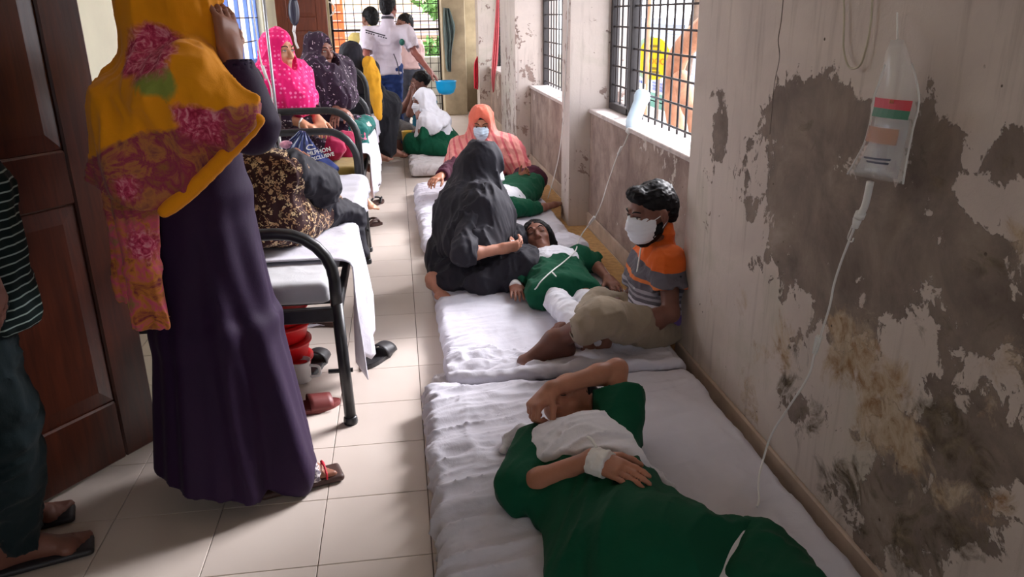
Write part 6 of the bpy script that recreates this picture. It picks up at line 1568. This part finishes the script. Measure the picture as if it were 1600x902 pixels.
def boy():
    Y = 8.55; p = Person('barefoot dark haired person in teal and dark clothes sitting behind the white veiled girl', V(.2, 8.5, 0), SK_M, .0085)
    p.head(at(657, 130, y=Y), (-.95, -.2, -.1), (0, 0, 1), 1.0); c = p.L; pel = V(.24, 8.55, .13); sl, sr = at(655, 168, y=Y-.16), at(672, 160, y=Y+.1); p.torso(pel, sl, sr)
    el, wl = at(640, 178, y=8.25), at(646, 152, y=8.2); p.arm(sl, el, wl); p.hand(wl, (.2, -.2, 1), (-1, 0, 0), 1); er, wr_ = at(628, 172, y=8.35), at(640, 150, y=8.32); p.arm(sr, er, wr_); p.hand(wr_, (.2, .1, 1), (1, 0, 0), -1)
    kl = at(636, 205, y=8.2); al = at(640, 232, z=.08); kr = at(618, 196, y=8.6); ar = at(622, 226, z=.08); hl, hr = pel+V(-.05, -.09, 0), pel+V(-.05, .09, 0); p.leg(hl, kl, al, .9); p.leg(hr, kr, ar, .9); p.foot(al, at(622, 243, z=.03)-al, k=1.0); p.foot(ar, (-.9, -.2, -.1), k=.9); p.body(); p.face_parts('open')
    R = p.H[1]; S = SDF(.007); S.ell(c(0, -.02, .044), (.081, .098, .085), R, 0); clip_plane(S, c(0, .056, .04), R[1]-R[2]*.9); S.build('hair', M_HAIR, p.t, folds((40, 40, 40), .004, 2), .012)
    M_TEAL = fabric('teal_shirt', lin(24, 92, 112), .9); M_GREYT = fabric('grey_trousers', lin(96, 90, 88), .9); mid = (sl+sr)/2
    S = SDF(.009); S.econe(pel, mid, (.16, .13), (.15, .10), (0, 1, 0), .05, rnd=.05); S.cone(sl, sr, .066, .066, .05); sleeve(S, sl, sl+(el-sl)*.5, .066, .06, .03); sleeve(S, sr, sr+(er-sr)*.5, .066, .06, .03); S.build('shirt', M_TEAL, p.t, folds((9, 9, 9), .007, 131), .018)
    S = SDF(.009); S.ell(pel, (.15, .16, .12), None, .03); S.cone(hl, kl, .095, .075, .04); S.cone(kl, kl+(al-kl)*.6, .072, .064, .03); S.cone(hr, kr, .095, .075, .04); S.cone(kr, kr+(ar-kr)*.6, .072, .064, .03); S.build('trousers', M_GREYT, p.t, folds((12, 12, 12), .007, 133), .018)
boy()
s = SDF(.009); q = at(622, 205, y=8.75); s.ell((q[0], 8.75, .10), (.14, .10, .10), None, 0); s.ell((q[0]+.12, 8.8, .13), (.10, .1, .08), None, .05); clip_plane(s, (0, 0, .001), (0, 0, -1))
tag(s.build('cloth_bundle', fabric('blue_black_bundle', lin(38, 62, 110), .9, .25), None, folds((12, 12, 12), .012, 7), .025), 'blue and black cloth bundle on the floor behind the yellow jug', 'bundle')

# ------------------------------------------------------------------ standing men and the woman in black and mustard
def standing(label, base, hc, fwd, sl, sr, el, wl, er, wr_, skin, top_mat, leg_mat, seed, hand_l=((0, 0, -1), (1, 0, 0), .3), hand_r=((0, 0, -1), (-1, 0, 0), .3), feet=None, sleeve_f=.62, hem=.86, hair=True, g=1.0, shoe=None):
    p = Person(label, base, skin, .008); p.head(hc, fwd, (0, 0, 1), 1.03); c = p.L; mid = (sl+sr)/2; pel = V(mid[0]+(base[0]-mid[0])*.5, mid[1]+(base[1]-mid[1])*.5, .86); p.torso(pel, sl, sr, g)
    p.arm(sl, el, wl); p.hand(wl, hand_l[0], hand_l[1], -1, 1, curl=(hand_l[2],)*3); p.arm(sr, er, wr_); p.hand(wr_, hand_r[0], hand_r[1], 1, 1, curl=(hand_r[2],)*3)
    side = unit(sr-sl); side[2] = 0; f = unit(np.cross((0, 0, 1), side)); ft = feet or (base-side*.10, base+side*.10); LG = []
    for sg, a in ((-1, ft[0]), (1, ft[1])):
        an = V(a[0], a[1], .085); hip = pel+side*sg*.085; kn = (hip+an)/2+f*.02; p.leg(hip, kn, an); p.foot(an, f); LG.append((hip, kn, an))
    p.body()
    R = p.H[1]; S = SDF(.0065); S.ell(c(0, -.022, .044), (.082, .100, .086), R, 0); S.ell(c(0, -.06, -.02), (.062, .045, .06), R, .03); clip_plane(S, c(0, .056, .04), R[1]-R[2]*.95); S.build('hair', M_HAIR, p.t, folds((40, 40, 40), .004, seed), .012)
    S = SDF(.009); S.econe(V(pel[0], pel[1], hem-.06), pel+V(0, 0, .22), (.182*g, .150*g), (.155*g, .12*g), side, .05, rnd=.02); S.econe(pel+V(0, 0, .17), mid-V(0, 0, .0), (.15*g, .115*g), (.16*g, .10*g), side, .05, rnd=.05); S.cone(sl, sr, .066, .066, .05); S.cone(mid, c(0, -.02, -.09), .07, .058, .03)
    sleeve(S, sl, sl+(el-sl)*sleeve_f, .068, .070, .03); sleeve(S, sr, sr+(er-sr)*sleeve_f, .068, .070, .03); S.build('shirt', top_mat, p.t, folds((8, 8, 9), .008, seed), .02)
    S = SDF(.009); S.ell(pel+V(0, 0, -.03), (.15, .13, .11), np.array([side, f, V(0, 0, 1)]), .03)
    for hip, kn, an in LG: S.cone(hip, kn, .098, .075, .04); sleeve(S, kn, an+V(0, 0, .0), .076, .068, .04)
    S.build('trousers', leg_mat, p.t, folds((9, 9, 14), .008, seed+1), .02)
    for hip, kn, an in LG:
        S = SDF(.007); S.box(V(an[0], an[1], .013)+f*.06, (.046, .135, .012), np.array([np.cross(f, (0, 0, 1)), f, V(0, 0, 1)]), .011, 0)
        S.box(V(an[0], an[1], .06)+f*.10, (.050, .05, .035), np.array([np.cross(f, (0, 0, 1)), f, V(0, 0, 1)]), .025, .02); S.build('shoe', shoe or M_BROWNR, p.t)
    return p
M_TEE = fabric('white_polo', lin(204, 192, 202), .9, .04, .35, .2); M_DENIM = fabric('blue_denim', lin(40, 58, 108), .9, .2, .4, .1, 14)
Y = 8.55; base = at(606, 232, z=0)
tee = standing('man in white polo shirt and jeans reaching out a blue bowl', base, at(607, 12, y=Y), (.35, .92, -.1), at(575, 52, y=Y+.05), at(634, 50, y=Y-.03), at(572, 88, y=Y-.1), at(580, 110, y=Y+.12), at(648, 82, y=Y-.10), at(672, 112, y=8.38), lin(146, 84, 74), M_TEE, M_DENIM, 141, hand_r=(at(686, 126, y=8.34)-at(672, 112, y=8.38), (-.5, 0, -1), .35), sleeve_f=.8, shoe=plain('pink_slipper', lin(206, 160, 166), .6))
def tee_marks(p):
    M_DK = plain('dark_print', lin(58, 52, 60), .7); M_GP = plain('green_patch', lin(30, 96, 84), .7)
    a, b = at(571, 47, y=8.395), at(602, 56, y=8.395); u = unit(b-a); n = unit(np.cross(u, (0, 0, 1))); R = np.array([u, n, np.cross(u, n)])
    MB().bbox((0, -.008, -.006), (np.linalg.norm(b-a), .006, .006), .001, R, a+V(0, .0, 0)).build('printed_line', M_DK, p.t)
    for k in range(9):
        if k in (4,): continue
        MB().box((.006+k*.025, -.006, .014), (.024+k*.025, .006, .026), R, a).build('lettering', M_DK, p.t)
    q = at(628, 66, y=8.43); S = SDF(.005); S.ell(q, (.028, .02, .034), None, 0); S.build('sleeve_patch', M_GP, p.t)
    MB().tube(catmull([at(615, 84, y=8.42), at(621, 100, y=8.41), at(624, 118, y=8.40)], 4), .006, 6).build('side_piping', M_DK, p.t)
    S = SDF(.006); c = p.L; S.cone(c(0, -.03, -.085), c(0, -.03, -.11), .062, .068, 0, flat=True); S.build('collar', M_DK, p.t)
tee_marks(tee)
Y = 9.3; base = V(-.20, Y, 0)
standing('man in pale yellow shirt standing behind the woman in black', base, at(578, 30, y=Y), (-.5, .8, -.1), at(556, 62, y=Y), at(594, 62, y=Y), at(553, 92, y=Y), at(558, 112, y=Y-.1), at(596, 92, y=Y), at(594, 118, y=Y-.1), lin(130, 88, 74), fabric('pale_yellow_shirt', lin(206, 184, 112), .9, .1), fabric('dark_trousers', lin(46, 44, 50), .9), 151)
Y = 9.45; base = V(.14, Y, 0)
mk = standing('man in pale pink shirt and white mask facing the man in white polo', base, at(632, 40, y=Y), (-.72, -.66, -.12), at(652, 72, y=Y), at(620, 70, y=Y+.05), at(653, 100, y=Y), at(648, 124, y=Y-.1), at(618, 100, y=Y+.1), at(622, 122, y=Y), lin(140, 94, 80), fabric('pale_pink_shirt', lin(222, 186, 182), .9, .08), fabric('slate_trousers', lin(92, 94, 104), .9), 161)
mk.face_parts('open'); mk.mask()
def niqab():
    Y = 7.35; b = V(-.36, 7.4, .535); p = Person('woman in black veil and mustard dupatta perched on the far bed', b, lin(150, 104, 86), .0085)
    p.head(at(548, 88, y=Y), (-.5, .8, -.1), (0, 0, 1), .98); c = p.L; pel = V(-.36, 7.4, .64); sl, sr = V(-.52, 7.38, .93), V(-.24, 7.38, .93); p.torso(pel, sl, sr)
    el, wl = V(-.56, 7.5, .74), V(-.44, 7.62, .68); er, wr_ = V(-.20, 7.48, .74), V(-.28, 7.62, .68); p.arm(sl, el, wl); p.arm(sr, er, wr_); p.hand(wl, (.5, .6, 0), (0, 0, -1), -1, .9); p.hand(wr_, (-.5, .6, 0), (0, 0, -1), 1, .9)
    for sg in (-1, 1): hip = pel+V(sg*.08, .02, 0); kn = V(-.14+.1*sg, 7.55+.1*sg, .60); an = V(-.17+.08*sg, 7.5+.1*sg, .16); p.leg(hip, kn, an, .85); p.foot(an, (.9, 0, 0), k=.9)
    p.body()
    S = SDF(.009); S.econe(pel-V(0, 0, .06), V(-.38, 7.38, .96), (.19, .17), (.15, .11), (1, 0, 0), .05, rnd=.05); S.cone(sl, sr, .07, .07, .05); S.cone(sl, el, .07, .06, .04); S.cone(sr, er, .07, .06, .04); S.cone(el, wl, .06, .05, .03); S.cone(er, wr_, .06, .05, .03); S.cone(pel, V(-.12, 7.55, .58), .15, .13, .06); S.cone(V(-.12, 7.55, .58), V(-.15, 7.5, .20), .125, .10, .06)
    S.build('gown', fabric('black_gown', lin(30, 30, 36), .85, .1, .4, .2), p.t, folds((9, 9, 5), .009, 171), .02)
    R = p.H[1]; S = SDF(.008); S.ell(c(0, -.012, .036), (.092, .108, .10), R, 0); S.ell(c(0, .02, -.06), (.085, .09, .09), R, .04); S.cone(c(0, 0, -.06), V(-.38, 7.38, .93), .10, .13, .06); S.cone(sl, sr, .09, .09, .06); S.econe(V(-.38, 7.37, .95), V(-.38, 7.34, .72), (.17, .12), (.19, .14), (1, 0, 0), .06, rnd=.03); S.build('veil', M_BLACK, p.t, folds((9, 9, 4), .008, 173), .02)
    S = SDF(.0085); M_Y2 = fabric('yellow_dupatta', lin(226, 164, 44), .85, .1, .4, .2); S.chain([at(576, 98, y=7.22), at(582, 120, y=7.18), at(587, 150, y=7.16), at(592, 184, y=7.16)], [.05, .06, .045, .03], .03); S.build('dupatta', M_Y2, p.t, folds((14, 14, 4), .010, 175), .02)
niqab()
